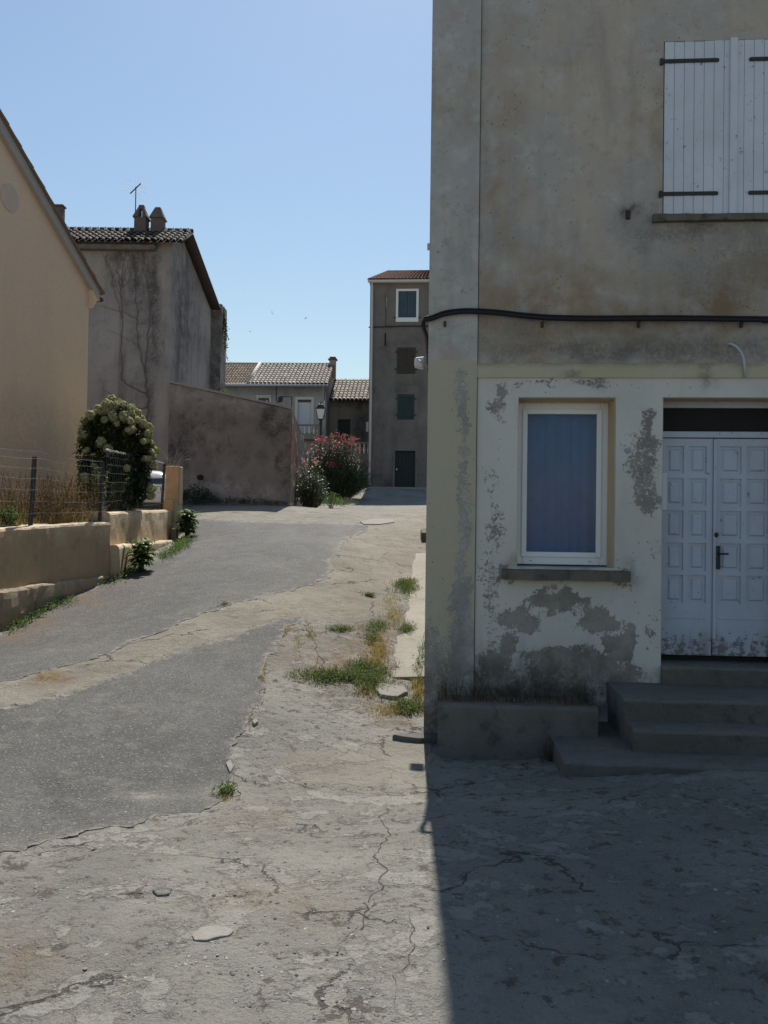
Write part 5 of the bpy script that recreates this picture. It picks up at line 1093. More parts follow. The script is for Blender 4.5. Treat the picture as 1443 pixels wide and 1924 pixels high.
# gravel
k = MB(); ico = [(0,0,1),(.89,0,.45),(.28,.85,.45),(-.72,.53,.45),(-.72,-.53,.45),(.28,-.85,.45),(.72,.53,-.45),(-.28,.85,-.45),(-.89,0,-.45),(-.28,-.85,-.45),(.72,-.53,-.45),(0,0,-1)]
icf = [(0,1,2),(0,2,3),(0,3,4),(0,4,5),(0,5,1),(1,6,2),(2,7,3),(3,8,4),(4,9,5),(5,10,1),(2,6,7),(3,7,8),(4,8,9),(5,9,10),(1,10,6),(11,7,6),(11,8,7),(11,9,8),(11,10,9),(11,6,10)]
px_, py_, ps_ = [], [], []
for i in range(2600):
    if i % 3:
        c = random.choice([(480,1740,90,50),(300,1800,120,50),(45,1690,40,20),(360,1525,80,12),(600,1850,120,60),(440,1680,80,20),(620,1500,100,20),(1060,1620,200,120),(700,1760,60,60),(560,1460,60,20),(200,1560,140,14)]); u = random.gauss(c[0], c[2]); v = random.gauss(c[1], c[3])
    else: u = random.uniform(-20, 1460); v = random.uniform(1380, 1960)
    d = ray(u, v); Yq = 3.0
    for _ in range(5): zq = zat(d.x / d.y * Yq, Yq) - EYE; Yq = max(1.5, min(9, zq / (d.z / d.y)))
    px_.append(d.x / d.y * Yq); py_.append(Yq); ps_.append(.0022 + .0075 * random.random() ** 5 if i % 90 else .011)
pz2 = GZ(np.array(px_), np.array(py_))
for a, b, c, s in zip(px_, py_, pz2, ps_):
    if any(inpoly(np.array([a]), np.array([b]), m)[0] for m in APOLY): c += .012
    sx, sy, sz = s * random.uniform(.7, 1.4), s * random.uniform(.7, 1.4), s * random.uniform(.25, .6); t = random.uniform(0, 6); ct, st = math.cos(t), math.sin(t)
    k.add([(a + (x * ct * sx - y * st * sy), b + (x * st * sx + y * ct * sy), c + z_ * sz + sz * .15) for x, y, z_ in ico], icf)
o = obj('gravel', k, M['pebble']); tag(o, 'loose grey grit and pebbles scattered over the street', 'gravel', kind='stuff')
# ------------------------------------------------------------------ plants
def leafs(mb, P0, D, L, W, up=None, fold=.25, droop=.15, m=0):
    """one bent leaf per row: base P0, direction D, length L, width W"""
    for p, d, l, w in zip(P0, D, L, W):
        d = Vector(d).normalized(); p = Vector(p); s = d.cross(Vector((random.uniform(-.5, .5), random.uniform(-.5, .5), 1))); s = s.normalized() if s.length > 1e-4 else Vector((1, 0, 0)); n = s.cross(d)
        mid = p + d * l * .5 + n * (l * droop * .5); tip = p + d * l - Vector((0, 0, l * droop))
        mb.add([p, mid + s * w * .5 + n * w * fold, tip, mid - s * w * .5 + n * w * fold, mid], [(0, 1, 4), (1, 2, 4), (2, 3, 4), (3, 0, 4)], m)
def rdir(zb=0):
    v = Vector((random.gauss(0, 1), random.gauss(0, 1), random.gauss(0, 1) + zb)); return v.normalized()
# flowering bush by the yellow house
bc = P(214, 850, 16.4); bush = tag(empty('flowering_bush', (bc.x, bc.y, gsoil(bc.x, bc.y))), 'big rounded dark bush covered in pale cream green flower heads by the yellow house', 'bush'); b0 = Vector(bush.location)
hgt = P(214, 765, 16.4).z - b0.z; rad = (P(288, 850, 16.4).x - P(152, 850, 16.4).x) / 2 * .96; cx_ = 0.03
def bushpt(r, th, ph):
    z = hgt * .52 + r * math.sin(ph) * hgt * .48; q = r * math.cos(ph * (1 if ph > 0 else .62)) * rad; wv = 1 + (fbm(th * 2, ph * 2, 3, 3)[()] - .5) * .42
    return Vector((cx_ + q * math.cos(th) * wv, q * math.sin(th) * .8 * wv, z + (.16 * math.cos(th - 2.4) * math.cos(ph) if ph > 0 else 0)))
k = MB(); 
for i in range(9): a = bushpt(.15, i * .7, -.9); k.tube([(cx_ + random.uniform(-.2, .2), random.uniform(-.2, .2), -.1), a, bushpt(.75, i * .7, .4)], [.03, .02, .008], 6)
obj('stems', k, M['bark'], bush)
k = MB(); p_, d_, l_, w_ = [], [], [], []
for i in range(7500):
    th, ph, r = random.uniform(0, 6.283), math.asin(random.uniform(-.98, 1)), random.uniform(.3, 1.0) ** .45
    p = bushpt(r * .96, th, ph); o_ = (p - Vector((cx_, 0, hgt * .5))).normalized(); p_.append(p); d_.append(o_ + rdir(.0) * .9); l_.append(random.uniform(.07, .15)); w_.append(l_[-1] * .55)
for i in range(34):
    th, ph = random.uniform(0, 6.283), random.uniform(-.5, 1.4); a = bushpt(.92, th, ph); o_ = (a - Vector((cx_, 0, hgt * .45))).normalized(); e_ = a + (o_ + rdir(.3) * .4) * random.uniform(.05, .17)
    for j in range(26): p_.append(a.lerp(e_, random.random())); d_.append(o_ * .6 + rdir() * .9); l_.append(random.uniform(.07, .14)); w_.append(l_[-1] * .5)
leafs(k, p_, d_, l_, w_); obj('leaves', k, M['bush_leaf'], bush)
k = MB()
for i in range(260):
    d = rdir(); 
    for q in range(3):
        a = (d + rdir() * .3).normalized(); r = .088 * random.uniform(.35, 1.12) * (.75 + .5 * vnoise(d.x * 3 + 9, d.y * 3 + d.z * 2, 4)[()]); c = a * r; s = a.orthogonal().normalized() * .017; t = a.cross(s).normalized() * .017; k.add([c - s - t, c + s - t, c + s + t + a * .006, c - s + t], [(0, 1, 2, 3)])
fh = obj('flower_head', k, M['bush_flower'], bush); first = True; n = 0; heads = []
tries = 0
while n < 98 and tries < 4000:
    tries += 1; th, ph = random.uniform(0, 6.283), random.uniform(-.7, 1.5)
    if math.sin(th) < -.2 and ph < .75 and random.random() < .9: continue
    if ph < .35 and random.random() < .75: continue
    p = bushpt(random.uniform(.98, 1.13), th, ph)
    if any((p - q).length < .13 for q in heads): continue
    heads.append(p); h_ = fh if first else fh.copy()
    if not first: COL.objects.link(h_); h_.parent = bush
    first = False; h_.location = p; h_.rotation_euler = (random.uniform(0, 6), random.uniform(0, 6), 0); s = random.uniform(.6, 1.25); h_.scale = (s, s, s * random.uniform(.6, .95)); n += 1
# oleanders
def oleander(loc, rx, ry_, hh, nshoot, nlf, ll, flower, nfl, label, top=.55, fm='oleander_flower'):
    ol = tag(empty('oleander', loc), label, 'shrub'); k = MB(); lf = MB(); fl = MB(); tips = []
    for i in range(nshoot):
        th = random.uniform(0, 6.283); r = math.sqrt(random.random()); b_ = Vector((math.cos(th) * r * rx * .35, math.sin(th) * r * ry_ * .35, 0))
        prof = (1 - r ** 3.2 * .6); z = hh * prof * random.uniform(.2, 1.0) ** .7
        t_ = Vector((math.cos(th) * r * rx, math.sin(th) * r * ry_, z * (.92 + .16 * fbm(th * 2, r * 3, 7, 2)[()])))
        m_ = b_.lerp(t_, .55) + Vector((0, 0, z * .12))
        if i % 5 == 0: k.tube([b_, m_, t_], [.02, .012, .004], 5)
        n = nlf; P0, D, L_2, W_2 = [], [], [], []
        for j in range(n):
            s = .25 + .75 * (j / n); p = (m_.lerp(t_, (s - .55) / .45) if s > .55 else b_.lerp(m_, s / .55)) + rdir() * .06; ax = (t_ - m_).normalized()
            d = (ax * .7 + rdir() * .8 + Vector((0, 0, .1))); P0.append(p); D.append(d); L_2.append(ll * random.uniform(.7, 1.2)); W_2.append(ll * .17)
        leafs(lf, P0, D, L_2, W_2, fold=.15, droop=.12); tips.append(t_)
    obj('stems', k, M['bark'], ol); obj('leaves', lf, M['oleander_leaf'], ol)
    tips = sorted(tips, key=lambda q: -(q.z + random.uniform(0, hh * (1 - top))))[:nfl * 2]; random.shuffle(tips)
    for t_ in tips[:nfl]:
        fl = MB()
        for q in range(random.randint(5, 12)):
            c = t_ + Vector((random.gauss(0, .06), random.gauss(0, .06), random.gauss(.02, .05))) * (ll / .16)
            for a in range(5):
                an_ = a * 1.257; d = Vector((math.cos(an_), math.sin(an_) * .8 - .3, .5 * math.sin(an_) + .3)); leafs(fl, [c], [d], [.042 * ll / .16], [.034 * ll / .16])
        obj('flower_cluster', fl, M[fm], ol)
    return ol
o1 = P(629, 922, 39); o1.z = h1(o1.x, o1.y) - .05
oleander(o1, (P(690, 900, 39).x - P(570, 900, 39).x) / 2 * 1.2, 1.3, P(640, 812, 39).z - o1.z, 1150, 20, .2, True, 90, 'large dark oleander with clusters of red flowers in front of the small house', .2)
o2 = P(583, 957, 27.6); o2.z = h1(o2.x, o2.y) - .05
oleander(o2, (P(616, 900, 27.6).x - P(549, 900, 27.6).x) / 2, .6, P(575, 862, 27.6).z - o2.z, 260, 14, .15, True, 9, 'smaller oleander with pale pink flowers against the end of the courtyard wall', .5, 'pink_flower')
def lowshrub(name, loc, rx, ry_, hh, n, ll, ww, mat, label, cat='shrub', zb=.4, stem=True):
    s = tag(empty(name, loc), label, cat); lf = MB(); k = MB(); P0, D, L_2, W_2 = [], [], [], []
    for i in range(n):
        th = random.uniform(0, 6.283); r = math.sqrt(random.random()); z = hh * (1 - r ** 2 * .7) * random.uniform(.15, 1) ** .7
        P0.append(Vector((math.cos(th) * r * rx, math.sin(th) * r * ry_, z))); D.append(Vector((math.cos(th) * r, math.sin(th) * r, zb)) + rdir() * .8); L_2.append(ll * random.uniform(.6, 1.2)); W_2.append(L_2[-1] * ww)
    leafs(lf, P0, D, L_2, W_2)
    for i in range(12 if stem else 0): th = random.uniform(0, 6.283); q = Vector((math.cos(th) * rx * .5, math.sin(th) * ry_ * .5, hh * .7)); k.tube([(q.x * .2, q.y * .2, -.05), q * .6, q], [.012, .008, .003], 5)
    if stem: obj('stems', k, M['bark'], s)
    obj('leaves', lf, M[mat], s); return s
q = P(622, 944, 31.5); q.z = h1(q.x, q.y); lowshrub('green_shrub', q, .5, .4, .65, 500, .13, .25, 'weed_leaf', 'low bright green shrub between the two oleanders')
q = P(650, 938, 35.5); q.z = h1(q.x, q.y); lowshrub('low_shrub', q, .7, .4, .35, 400, .10, .3, 'dusty_leaf', 'low dry dusty shrub at the foot of the red oleander')
q = P(370, 944, 26.2); q.z = h1(q.x, q.y); lowshrub('dark_shrub', q, .62, .3, .62, 700, .13, .35, 'bush_leaf', 'dark leafy shrub at the foot of the courtyard wall')
q = P(448, 956, 25.7); q.z = h1(q.x, q.y) ; lowshrub('creeping_weed', q, 1.8, .22, .24, 900, .09, .35, 'bush_leaf', 'long low strip of dark weeds along the foot of the courtyard wall', 'weeds', stem=False)
q = P(428, 742, 30); lowshrub('wall_top_shrub', (q.x - .1, q.y, q.z - .3), .38, .3, .5, 500, .10, .35, 'weed_leaf', 'bright green shrub showing above the courtyard wall beside the old house')
# hanging creeper on the buttress
vt = P(419, 580, 34.0); hv = tag(empty('hanging_creeper', vt), 'thin green creeper hanging down the outer edge of the old house', 'creeper'); k = MB(); lf = MB()
for i in range(9):
    x_ = random.uniform(-.02, .18); ln = random.uniform(.6, 2.6); pts = [Vector((x_ * .3 - .05, random.uniform(-.1, .2), 0))]
    for j in range(10): pts.append(pts[-1] + Vector((random.gauss(.012, .03), random.gauss(0, .02), -ln / 10)))
    k.tube(pts, .006, 4); leafs(lf, [random.choice(pts) + Vector((random.gauss(0, .03), 0, random.uniform(-.12, .1))) for _ in range(34)], [rdir(-.4) for _ in range(34)], [random.uniform(.06, .12) for _ in range(34)], [.06] * 34)
obj('stems', k, M['vine'], hv); obj('leaves', lf, M['bush_leaf'], hv)
# dead creeper on the old house front
dv = tag(empty('dead_creeper', (OB.loc.x, OB.loc.y - .03, OB.loc.z)), 'bare brown creeper branching up the stained front wall of the old house', 'creeper'); k = MB()
def vine(pts, r):
    w_ = []
    for a, b in zip(pts[:-1], pts[1:]):
        for j in range(6):
            t = j / 6; w_.append((a[0] + (b[0] - a[0]) * t + random.gauss(0, 1.2), a[1] + (b[1] - a[1]) * t + random.gauss(0, 1.2)))
    w_.append(pts[-1]); P3 = [Vector((OB.L(*q, -.03)[0], -.01, OB.L(*q, -.03)[1])) for q in w_]
    k.tube(P3, [r * .7 * (1 - .75 * i / len(P3)) for i in range(len(P3))], 5)
for pts, r in [([(276,800),(278,745),(272,700),(260,650),(258,600),(255,540),(250,480)],.035),([(278,745),(262,735),(240,722),(228,712),(228,660),(230,600),(226,540),(232,490),(238,465)],.028),([(272,700),(278,640),(282,580),(275,520),(280,470)],.026),([(276,765),(255,768),(235,762),(215,745),(196,735),(185,700)],.022),
    ([(258,600),(240,590),(205,580),(170,570)],.016),([(255,540),(268,500),(270,462)],.018),([(230,600),(214,540),(205,500),(190,470)],.016),([(228,560),(220,500),(222,465)],.014),([(250,500),(244,470)],.014),([(282,580),(292,530),(290,480)],.016),([(260,650),(245,640),(200,620)],.014),([(226,540),(238,500),(250,470)],.012),([(205,500),(210,470)],.01),([(275,520),(262,480)],.012),([(232,490),(218,462)],.01),([(278,640),(300,600),(305,540)],.012)]: vine(pts, r)
for i in range(46):
    u = random.uniform(195, 290); v = random.uniform(465, 560); p = [(u, v)]
    for j in range(4): p.append((p[-1][0] + random.gauss(0, 5), p[-1][1] - random.uniform(4, 14)))
    vine([(max(170, min(300, a)), max(462, b)) for a, b in p], .008)
obj('stems', k, M['vine'], dv)
# leafy plants by the wall foot
def bigplant(loc, hh, ns, nl, ll, label, seed):
    random.seed(seed); s = tag(empty('leafy_plant', loc), label, 'plant', None); k = MB(); lf = MB()
    for i in range(ns):
        th = i * 2.4 + random.uniform(-.3, .3); sp = random.uniform(.1, .55) * hh * .6; t_ = Vector((math.cos(th) * sp, math.sin(th) * sp, hh * random.uniform(.65, 1.0))); m_ = Vector((t_.x * .3, t_.y * .3, t_.z * .55)); k.tube([(random.gauss(0, .03), random.gauss(0, .03), -.03), m_, t_], [.012, .009, .004], 6)
        for j in range(nl):
            q = .25 + .75 * j / (nl - 1); p = m_.lerp(t_, (q - .5) * 2) if q > .5 else Vector((0, 0, 0)).lerp(m_, q * 2); a = j * 2.4 + th; d = Vector((math.cos(a), math.sin(a), .45 if q > .7 else .05)); l = ll * (1.0 - .35 * abs(q - .6)) * random.uniform(.8, 1.15)
            dn = d.normalized(); sd = dn.cross(Vector((0, 0, 1))).normalized(); n_ = sd.cross(dn); W = l * .42
            pts = [p, p + dn * l * .12, p + dn * l * .45 + n_ * l * .05, p + dn * l * .78 - Vector((0, 0, l * .07)), p + dn * l - Vector((0, 0, l * .28))]; ws = [.02, .45, 1, .7, .02]; vs = []
            for c, w in zip(pts, ws): vs += [c - sd * W * w * .5 + n_ * W * .12 * w, c, c + sd * W * w * .5 + n_ * W * .12 * w]
            lf.add(vs, [(3 * r + c, 3 * r + c + 1, 3 * r + c + 4, 3 * r + c + 3) for r in range(4) for c in (0, 1)])
    obj('stems', k, M['weed_leaf'], s); obj('leaves', lf, M['weed_leaf'], s, smooth=True); return s
q = G(265, 1074); bigplant(q, P(268, 1012, q.y).z - q.z, 12, 10, .25, 'bright green broad leafed plant at the wall foot, nearer of the two', 5)
q = G(350, 1010); bigplant(q, P(350, 960, q.y).z - q.z, 16, 10, .30, 'bright green bushy broad leafed plant by the gate pillar, farther of the two', 6)
random.seed(11)
# upright green shrubs and dry weeds in the garden
for (u, vb, vt_, Yq, lab) in [(186, 985, 850, 14.6, 'tall thin green shrub behind the middle fence post'), (211, 965, 893, 15.2, 'short upright green plant just right of the middle fence post'), (10, 990, 955, 11.6, 'low green plant inside the fence at the left edge')]:
    b = P(u, vb, Yq); z0 = gsoil(b.x, b.y); hh = P(u, vt_, Yq).z - z0; s = tag(empty('green_plant', (b.x, Yq, z0)), lab, 'plant'); k = MB(); lf = MB(); wide = .13 if hh > .5 else .2
    for i in range(7):
        t_ = Vector((random.gauss(0, wide), random.gauss(0, .1), hh * random.uniform(.6, 1))); k.tube([(0, 0, -.05), t_ * .5 + Vector((random.gauss(0, .03), 0, 0)), t_], [.01, .007, .003], 5)
        P0 = [t_ * random.uniform(.12, 1) for _ in range(70)]; leafs(lf, P0, [rdir(.5) for _ in P0], [random.uniform(.05, .10) for _ in P0], [.022 for _ in P0])
    obj('stems', k, M['bark'], s); obj('leaves', lf, M['weed_leaf'] if hh < .5 else M['dusty_leaf'], s)
def blades(mb, pts, h0, h1_, w, lean=.5, m=0):
    for p in pts:
        hh = random.uniform(h0, h1_); th = random.uniform(0, 6.283); l = random.uniform(0, lean) * hh; d = Vector((math.cos(th) * l, math.sin(th) * l, 0)); s = Vector((-math.sin(th + .7), math.cos(th + .7), 0)) * w; p = Vector(p)
        a = p + d * .35 + Vector((0, 0, hh * .6)); t_ = p + d + Vector((0, 0, hh * random.uniform(.75, 1))); mb.add([p - s, p + s, a + s * .7, a - s * .7, t_], [(0, 1, 2, 3), (3, 2, 4)], m)
k = MB(); k2 = MB()
for i in range(5200):
    yq = random.uniform(9.2, 19.2) if random.random() < .45 else random.gauss(13.0, 1.0); xq = gleft(yq) - .03 - abs(random.gauss(0, .55)); z_ = gsoil(xq, yq) - .02
    tall = math.exp(-((yq - 13.2) / .9) ** 2)
    if random.random() < .62: blades(k, [(xq, yq, z_)], .05, .14 + .22 * tall, .004, 1.1)
    else: blades(k2, [(xq, yq, z_)], .06, .18 + .3 * tall, .005, 1.1); 
for i in range(420):
    yq = random.gauss(13.2, .75); xq = gleft(yq) - .1 - abs(random.gauss(0, .5)); z_ = gsoil(xq, yq); t_ = Vector((xq + random.gauss(0, .15), yq + random.gauss(0, .12), z_ + random.uniform(.25, .85))); k2.tube([(xq, yq, z_), ((xq + t_.x) / 2 + random.gauss(0, .03), (yq + t_.y) / 2, (z_ + t_.z) / 2), t_], .003, 3, cap=False)
    P0 = [Vector((xq, yq, z_)).lerp(t_, random.uniform(.3, 1)) for _ in range(9)]; leafs(k2, P0, [rdir(.3) for _ in P0], [random.uniform(.03, .07) for _ in P0], [.018] * 9)
tag(obj('dry_grass', k, M['straw']), 'tall straw coloured dry grass inside the wire fence', 'dry grass', kind='stuff')
tag(obj('brown_weeds', k2, M['brownweed']), 'dead brown weeds behind the wire fence', 'weeds', kind='stuff')
# weeds along the wall foot
k = MB(); k2 = MB()
edge = [(0,1192),(40,1170),(90,1142),(150,1118),(205,1088),(240,1072),(290,1056),(330,1030),(352,1012)]
for i in range(1500):
    s = random.random() ** .9; 
    x_, y_ = np.interp(s * 8, range(9), [e[0] for e in edge]), np.interp(s * 8, range(9), [e[1] for e in edge])
    dens = fbm(s * 14, 0, 3, 3)[()]
    if dens < .40: continue
    q = G(x_ + random.gauss(4, 9) , y_ - 3 + abs(random.gauss(0, 5))); q.z = max(q.z, zat(q.x, q.y)) 
    if x_ < 215 and random.random() < .55: continue
    gr_ = dens > .54 or (x_ < 60 and random.random() < .5) or (x_ > 280 and random.random() < .8); tgt = k if gr_ else k2
    n = random.randint(3, 7); leafs(tgt, [q + Vector((random.gauss(0, .04), random.gauss(0, .04), random.uniform(.0, .07))) for _ in range(n)], [rdir(.7) for _ in range(n)], [random.uniform(.03, .07) for _ in range(n)], [random.uniform(.012, .028) for _ in range(n)])
tag(obj('wall_foot_weeds', k, M['weed_leaf']), 'small green weeds growing along the foot of the low garden wall', 'weeds', kind='stuff')
tag(obj('dusty_weeds', k2, M['dusty_leaf']), 'dusty grey green weeds along the foot of the low garden wall', 'weeds', kind='stuff')
# grass and straw on the right verge
gk = MB(); sk = MB()
def patch(mb, u, v, ru, rv, n, h0, h1_, w=.003, lean=.9, leafy=0):
    for i in range(n):
        a = random.gauss(0, .5); b = random.gauss(0, .5); uu, vv = u + a * ru, v + b * rv
        if uu > 797: continue
        q = G_fast(uu, vv); blades(mb, [q], h0, h1_, w, lean)
        if leafy and random.random() < leafy: leafs(mb, [q + Vector((random.gauss(0, .03), random.gauss(0, .03), random.uniform(0, .06))) for _ in range(3)], [rdir(.5) for _ in range(3)], [.035] * 3, [.014] * 3)
def G_fast(u, v):
    d = ray(u, v); Yq = 9.0
    for _ in range(14): zq = zat(d.x / d.y * Yq, Yq) - EYE; Yq = .4 * Yq + .6 * max(2, min(40, zq / (d.z / d.y)))
    return Vector((d.x / d.y * Yq, Yq, zat(d.x / d.y * Yq, Yq) - .004))
for a in [(620,1272,60,12,700,.03,.10),(690,1270,50,22,700,.03,.10),(680,1255,24,14,250,.03,.09),(705,1290,26,18,250,.03,.08),(640,1184,24,5,160,.03,.07),(708,1178,22,10,240,.03,.09),(765,1185,16,10,260,.03,.10),(766,1104,22,16,600,.04,.13),(755,1098,14,8,200,.04,.1),(770,1330,34,12,420,.03,.10),(790,1270,12,30,300,.04,.16),(696,991,10,4,120,.03,.08),(735,974,8,5,90,.05,.25),(425,1490,12,8,120,.02,.06),(422,1138,5,3,50,.03,.08),(795,1235,5,25,120,.05,.25),(700,1200,14,12,160,.03,.08)]: patch(gk, *a, leafy=.5)
for a in [(712,1220,18,34,700,.03,.10),(705,1250,22,26,400,.03,.09),(740,1160,22,20,400,.03,.09),(735,1130,16,16,200,.03,.08),(690,1300,24,20,300,.02,.07),(730,1335,40,14,420,.02,.07),(785,1300,14,30,350,.04,.13),(585,1190,14,14,160,.02,.05),(560,1210,8,30,120,.02,.05),(495,1260,6,26,260,.015,.04),(483,1300,6,26,160,.015,.04),(470,1350,5,20,100,.015,.04),(420,1500,16,10,140,.015,.04),(540,1180,20,8,120,.015,.04),(770,1085,12,10,160,.03,.08),(780,975,10,4,100,.03,.1),(98,1276,26,8,120,.01,.025),(655,1180,60,5,160,.02,.05)]: patch(sk, *a, lean=1.3)
tag(obj('grass', gk, M['grass']), 'patchy green grass growing between the concrete slabs beside the corner building', 'grass', kind='stuff')
tag(obj('straw', sk, M['straw']), 'short dry straw in the joints of the pavement', 'straw', kind='stuff')
# dry grass in the planter
k = MB(); qa, qb, pz = PLANTER
for i in range(420):
    t = random.random(); xq = qa + (qb - qa) * t; yq = -.3 + random.uniform(-.12, .25); w_ = B.world([(xq, yq, pz - .04)])[0]; blades(k, [w_], .08, .22 if random.random() < .8 else .4, .003, 1.0)
for i in range(120): w_ = B.world([(bx(1040, -.6, 1420) + random.gauss(0, .06), -.68 + random.gauss(0, .05), 0)])[0]; blades(k, [(w_[0], w_[1], zat(w_[0], w_[1]))], .08, .28, .0025, .9)
tag(obj('planter_grass', k, M['drybrown']), 'dead brown grass growing in and around the low planter', 'dry grass', kind='stuff')
# ------------------------------------------------------------------ parked car
cp = P(274, 960, 23.4); car = tag(empty('parked_car', (cp.x, cp.y, h1(cp.x, cp.y))), 'white car parked behind the flowering bush, seen from the rear', 'car'); car.rotation_euler = (0, 0, R(17))
ctop = P(290, 881, 23.4).z - car.location.z; hw = .80
def srow(y, z0, z1, w0, w1, n=24):
    r = []
    for i in range(n):
        t = 2 * math.pi * i / n; c, s = math.cos(t), math.sin(t); cz = (z0 + z1) / 2; hz = (z1 - z0) / 2; e = .45
        xx = math.copysign(abs(c) ** e, c); zz = math.copysign(abs(s) ** e, s); wdt = w0 + (w1 - w0) * (zz * .5 + .5); r.append((xx * wdt, y, cz + zz * hz))
    return r
cs = 1.0; T_ = ctop
k = MB(); k.loft([srow(0, .32, T_ * .56, .70, .68), srow(.06, .25, T_ * .60, .78, .74), srow(.5, .22, T_ * .64, hw, .77), srow(2.6, .22, T_ * .64, hw, .77), srow(3.6, .25, T_ * .60, .79, .70), srow(3.95, .32, T_ * .5, .70, .62)])
k.loft([srow(.10, T_ * .5, T_ * .72, .72, .66), srow(.22, T_ * .5, T_ * .9, .72, .60), srow(.45, T_ * .5, T_ * .985, .72, .57), srow(1.2, T_ * .5, T_, .74, .58), srow(2.0, T_ * .5, T_ * .97, .74, .56), srow(2.75, T_ * .5, T_ * .66, .72, .6)]); obj('body', k, M['carpaint'], car, smooth=True)
k = MB(); k.poly([(-.52, .10, T_ * .70), (.52, .10, T_ * .70), (.46, .33, T_ * .90), (-.46, .33, T_ * .90)]); k.v = [(a, b - .07, c) for a, b, c in k.v]; obj('rear_window', k, M['glass_dark'], car)
k = MB(); k.box(-.74, .74, -.1, .2, .28, T_ * .32); obj('bumper', k, M['bumper'], car, bevel=.04)
k = MB(); pzc = P(300, 919, 23.35).z - car.location.z; pxc = (P(300, 919, 23.35).x - car.location.x) / math.cos(R(17)); k.box(pxc - .26, pxc + .26, -.03, -.012, pzc - .075, pzc + .075); pl_ = obj('licence_plate', k, M['plate'], car, bevel=.004)
cu_ = bpy.data.curves.new('plate_text', 'FONT'); cu_.body = 'F 188'; cu_.size = .16; cu_.align_x = 'CENTER'; cu_.align_y = 'CENTER'; cu_.extrude = .002; to = bpy.data.objects.new('plate_text', cu_); COL.objects.link(to); bpy.context.view_layer.update()
me = bpy.data.meshes.new_from_object(to.evaluated_get(bpy.context.evaluated_depsgraph_get())); bpy.data.objects.remove(to); me.materials.clear(); me.materials.append(M['ink']); lt_ = bpy.data.objects.new('plate_lettering', me); COL.objects.link(lt_); lt_.parent = pl_; lt_.location = (pxc, -.034, pzc); lt_.rotation_euler = (R(90), 0, 0)
k = MB(); k.hexa([(-.45,-.05,T_*.655),(.45,-.05,T_*.655),(.45,.12,T_*.655),(-.45,.12,T_*.655),(-.42,-.03,T_*.68),(.42,-.03,T_*.68),(.42,.12,T_*.68),(-.42,.12,T_*.68)]); obj('hatch_trim', k, M['carpaint'], car, bevel=.01)
for sx in (-1, 1):
    k = MB(); k.box(sx * .66 - .07, sx * .66 + .07, -.02, .12, T_ * .42, T_ * .60); obj('tail_light', k, M['redlens'], car, bevel=.02)
    for yw in (.65, 3.1):
        k = MB(); k.lathe([(.2, -.09), (.29, -.08), (.31, -.04), (.31, .04), (.29, .08), (.2, .09)], (0, 0, 0), 20); k.v = [(sx * .70 + c, yw + a, .31 + b) for a, b, c in k.v]; wh = obj('wheel', k, M['tyre'], car, smooth=True)
        k = MB(); k.lathe([(.001, .06), (.18, .07), (.2, .05), (.2, -.05)], (0, 0, 0), 16); k.v = [(sx * (.70 + .03) + sx * c * .9, yw + a, .31 + b) for a, b, c in k.v]; obj('rim', k, M['zinc'], wh, smooth=True)
# ------------------------------------------------------------------ street lamp
lp = P(601, 900, 41); lp.z = h1(lp.x, lp.y); la = tag(empty('street_lamp', lp), 'old style lantern street lamp rising behind the red oleander', 'street lamp'); zt = P(601, 757, 41).z - lp.z; zb = P(601, 788, 41).z - lp.z; h_ = zt - zb
k = MB(); k.lathe([(.10, 0), (.12, .3), (.075, .4), (.06, .8), (.05, zb - .3), (.08, zb - .25), (.05, zb - .1), (.09, zb)], (0, 0, 0), 12); obj('pole', k, M['lampiron'], la, smooth=True)
k = MB(); k.hexa([(-.12,-.12,zb),(.12,-.12,zb),(.12,.12,zb),(-.12,.12,zb),(-.235,-.235,zb+h_*.6),(.235,-.235,zb+h_*.6),(.235,.235,zb+h_*.6),(-.235,.235,zb+h_*.6)]); obj('lantern_glass', k, M['lampglass'], la)
k = MB()
for sx in (-1, 1):
    for sy in (-1, 1): k.tube([(sx * .125, sy * .125, zb - .02), (sx * .245, sy * .245, zb + h_ * .62)], .018, 5)
for a in (-1, 1): k.tube([(-.12, a * .125, zb), (.12, a * .125, zb)], .018, 5); k.tube([(a * .125, -.12, zb), (a * .125, .12, zb)], .018, 5)
obj('lantern_frame', k, M['lampiron'], la)
k = MB(); k.lathe([(.36, h_ * .60), (.35, h_ * .64), (.26, h_ * .74), (.17, h_ * .86), (.15, h_ * .9), (.08, h_ * .93), (.05, h_), (.01, h_ + .05)], (0, 0, zb), 4, rot=math.pi / 4); obj('lantern_cap', k, M['lampiron'], la)
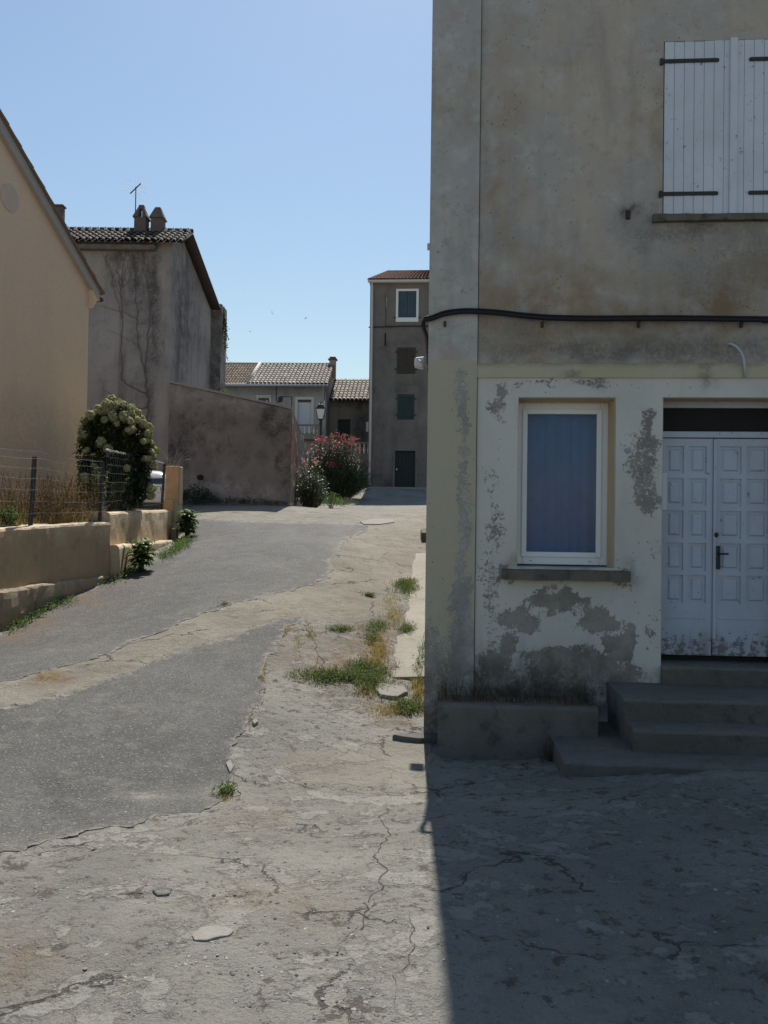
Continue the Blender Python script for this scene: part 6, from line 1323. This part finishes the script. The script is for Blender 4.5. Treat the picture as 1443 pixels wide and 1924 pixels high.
# swifts in the sky
k = MB(); k.loft([[(0, -.09, 0)] * 6, [(.02 * math.cos(t), -.05, .02 * math.sin(t)) for t in (j * 1.047 for j in range(6))], [(.022 * math.cos(t), .02, .022 * math.sin(t)) for t in (j * 1.047 for j in range(6))], [(.004 * math.cos(t), .10, .004 * math.sin(t)) for t in (j * 1.047 for j in range(6))]])
for s in (-1, 1):
    k.add([(s * .015, -.04, .005), (s * .10, -.06, .05), (s * .21, .03, .03), (s * .09, -.02, .045), (s * .015, .02, .0)], [(0, 1, 3, 4), (1, 2, 3)]); k.add([(0, .08, 0), (s * .03, .16, 0), (s * .008, .11, .004)], [(0, 1, 2)])
bd_ = None
for (u, v, Yq, rz, lab, ry_) in [(511, 588, 40, .6, 'tiny dark bird in the sky, highest of the three', 1.1), (574, 598, 46, 2.1, 'tiny dark bird in the sky, rightmost of the three', .3), (470, 623, 42, -.4, 'tiny dark bird in the sky, lowest of the three', .2)]:
    if bd_ is None: bd_ = obj('bird', k, M['bird']); o = bd_
    else: o = bd_.copy(); COL.objects.link(o)
    o.location = P(u, v, Yq); o.rotation_euler = (.2, ry_, rz); o.scale = (.7, .7, .7); tag(o, lab, 'bird', 'birds flying in the blue sky')
# ------------------------------------------------------------------ light
SUN_EL, SUN_AZ = 54.0, 2.0     # azimuth clockwise from straight ahead (+Y)
sd = Vector((math.sin(R(SUN_AZ)) * math.cos(R(SUN_EL)), math.cos(R(SUN_AZ)) * math.cos(R(SUN_EL)), math.sin(R(SUN_EL))))
sl_ = bpy.data.lights.new('sun', 'SUN'); sl_.energy = 4.9; sl_.angle = R(.45); sl_.color = (1, .95, .87); so = bpy.data.objects.new('sun', sl_); COL.objects.link(so); so.rotation_euler = sd.to_track_quat('Z', 'Y').to_euler(); so.location = (0, 0, 30)
wd = bpy.data.worlds.new('World'); sc.world = wd; wd.use_nodes = True; nt = wd.node_tree; sk_ = nt.nodes.new('ShaderNodeTexSky'); sk_.sky_type = 'NISHITA'; sk_.sun_disc = False
sk_.sun_elevation = R(SUN_EL); sk_.sun_rotation = R(SUN_AZ); sk_.air_density = 1.6; sk_.dust_density = .4; sk_.ozone_density = 3.0; sk_.altitude = 0
bg = nt.nodes['Background']; nt.links.new(sk_.outputs[0], bg.inputs[0]); bg.inputs[1].default_value = .085
vs = sc.view_settings; vs.view_transform = 'Standard'; vs.look = 'None'; vs.exposure = .32; vs.gamma = 1; vs.use_curve_mapping = False
sc.cycles.max_bounces = 8; sc.cycles.diffuse_bounces = 4; sc.cycles.transparent_max_bounces = 8; sc.cycles.use_denoising = True
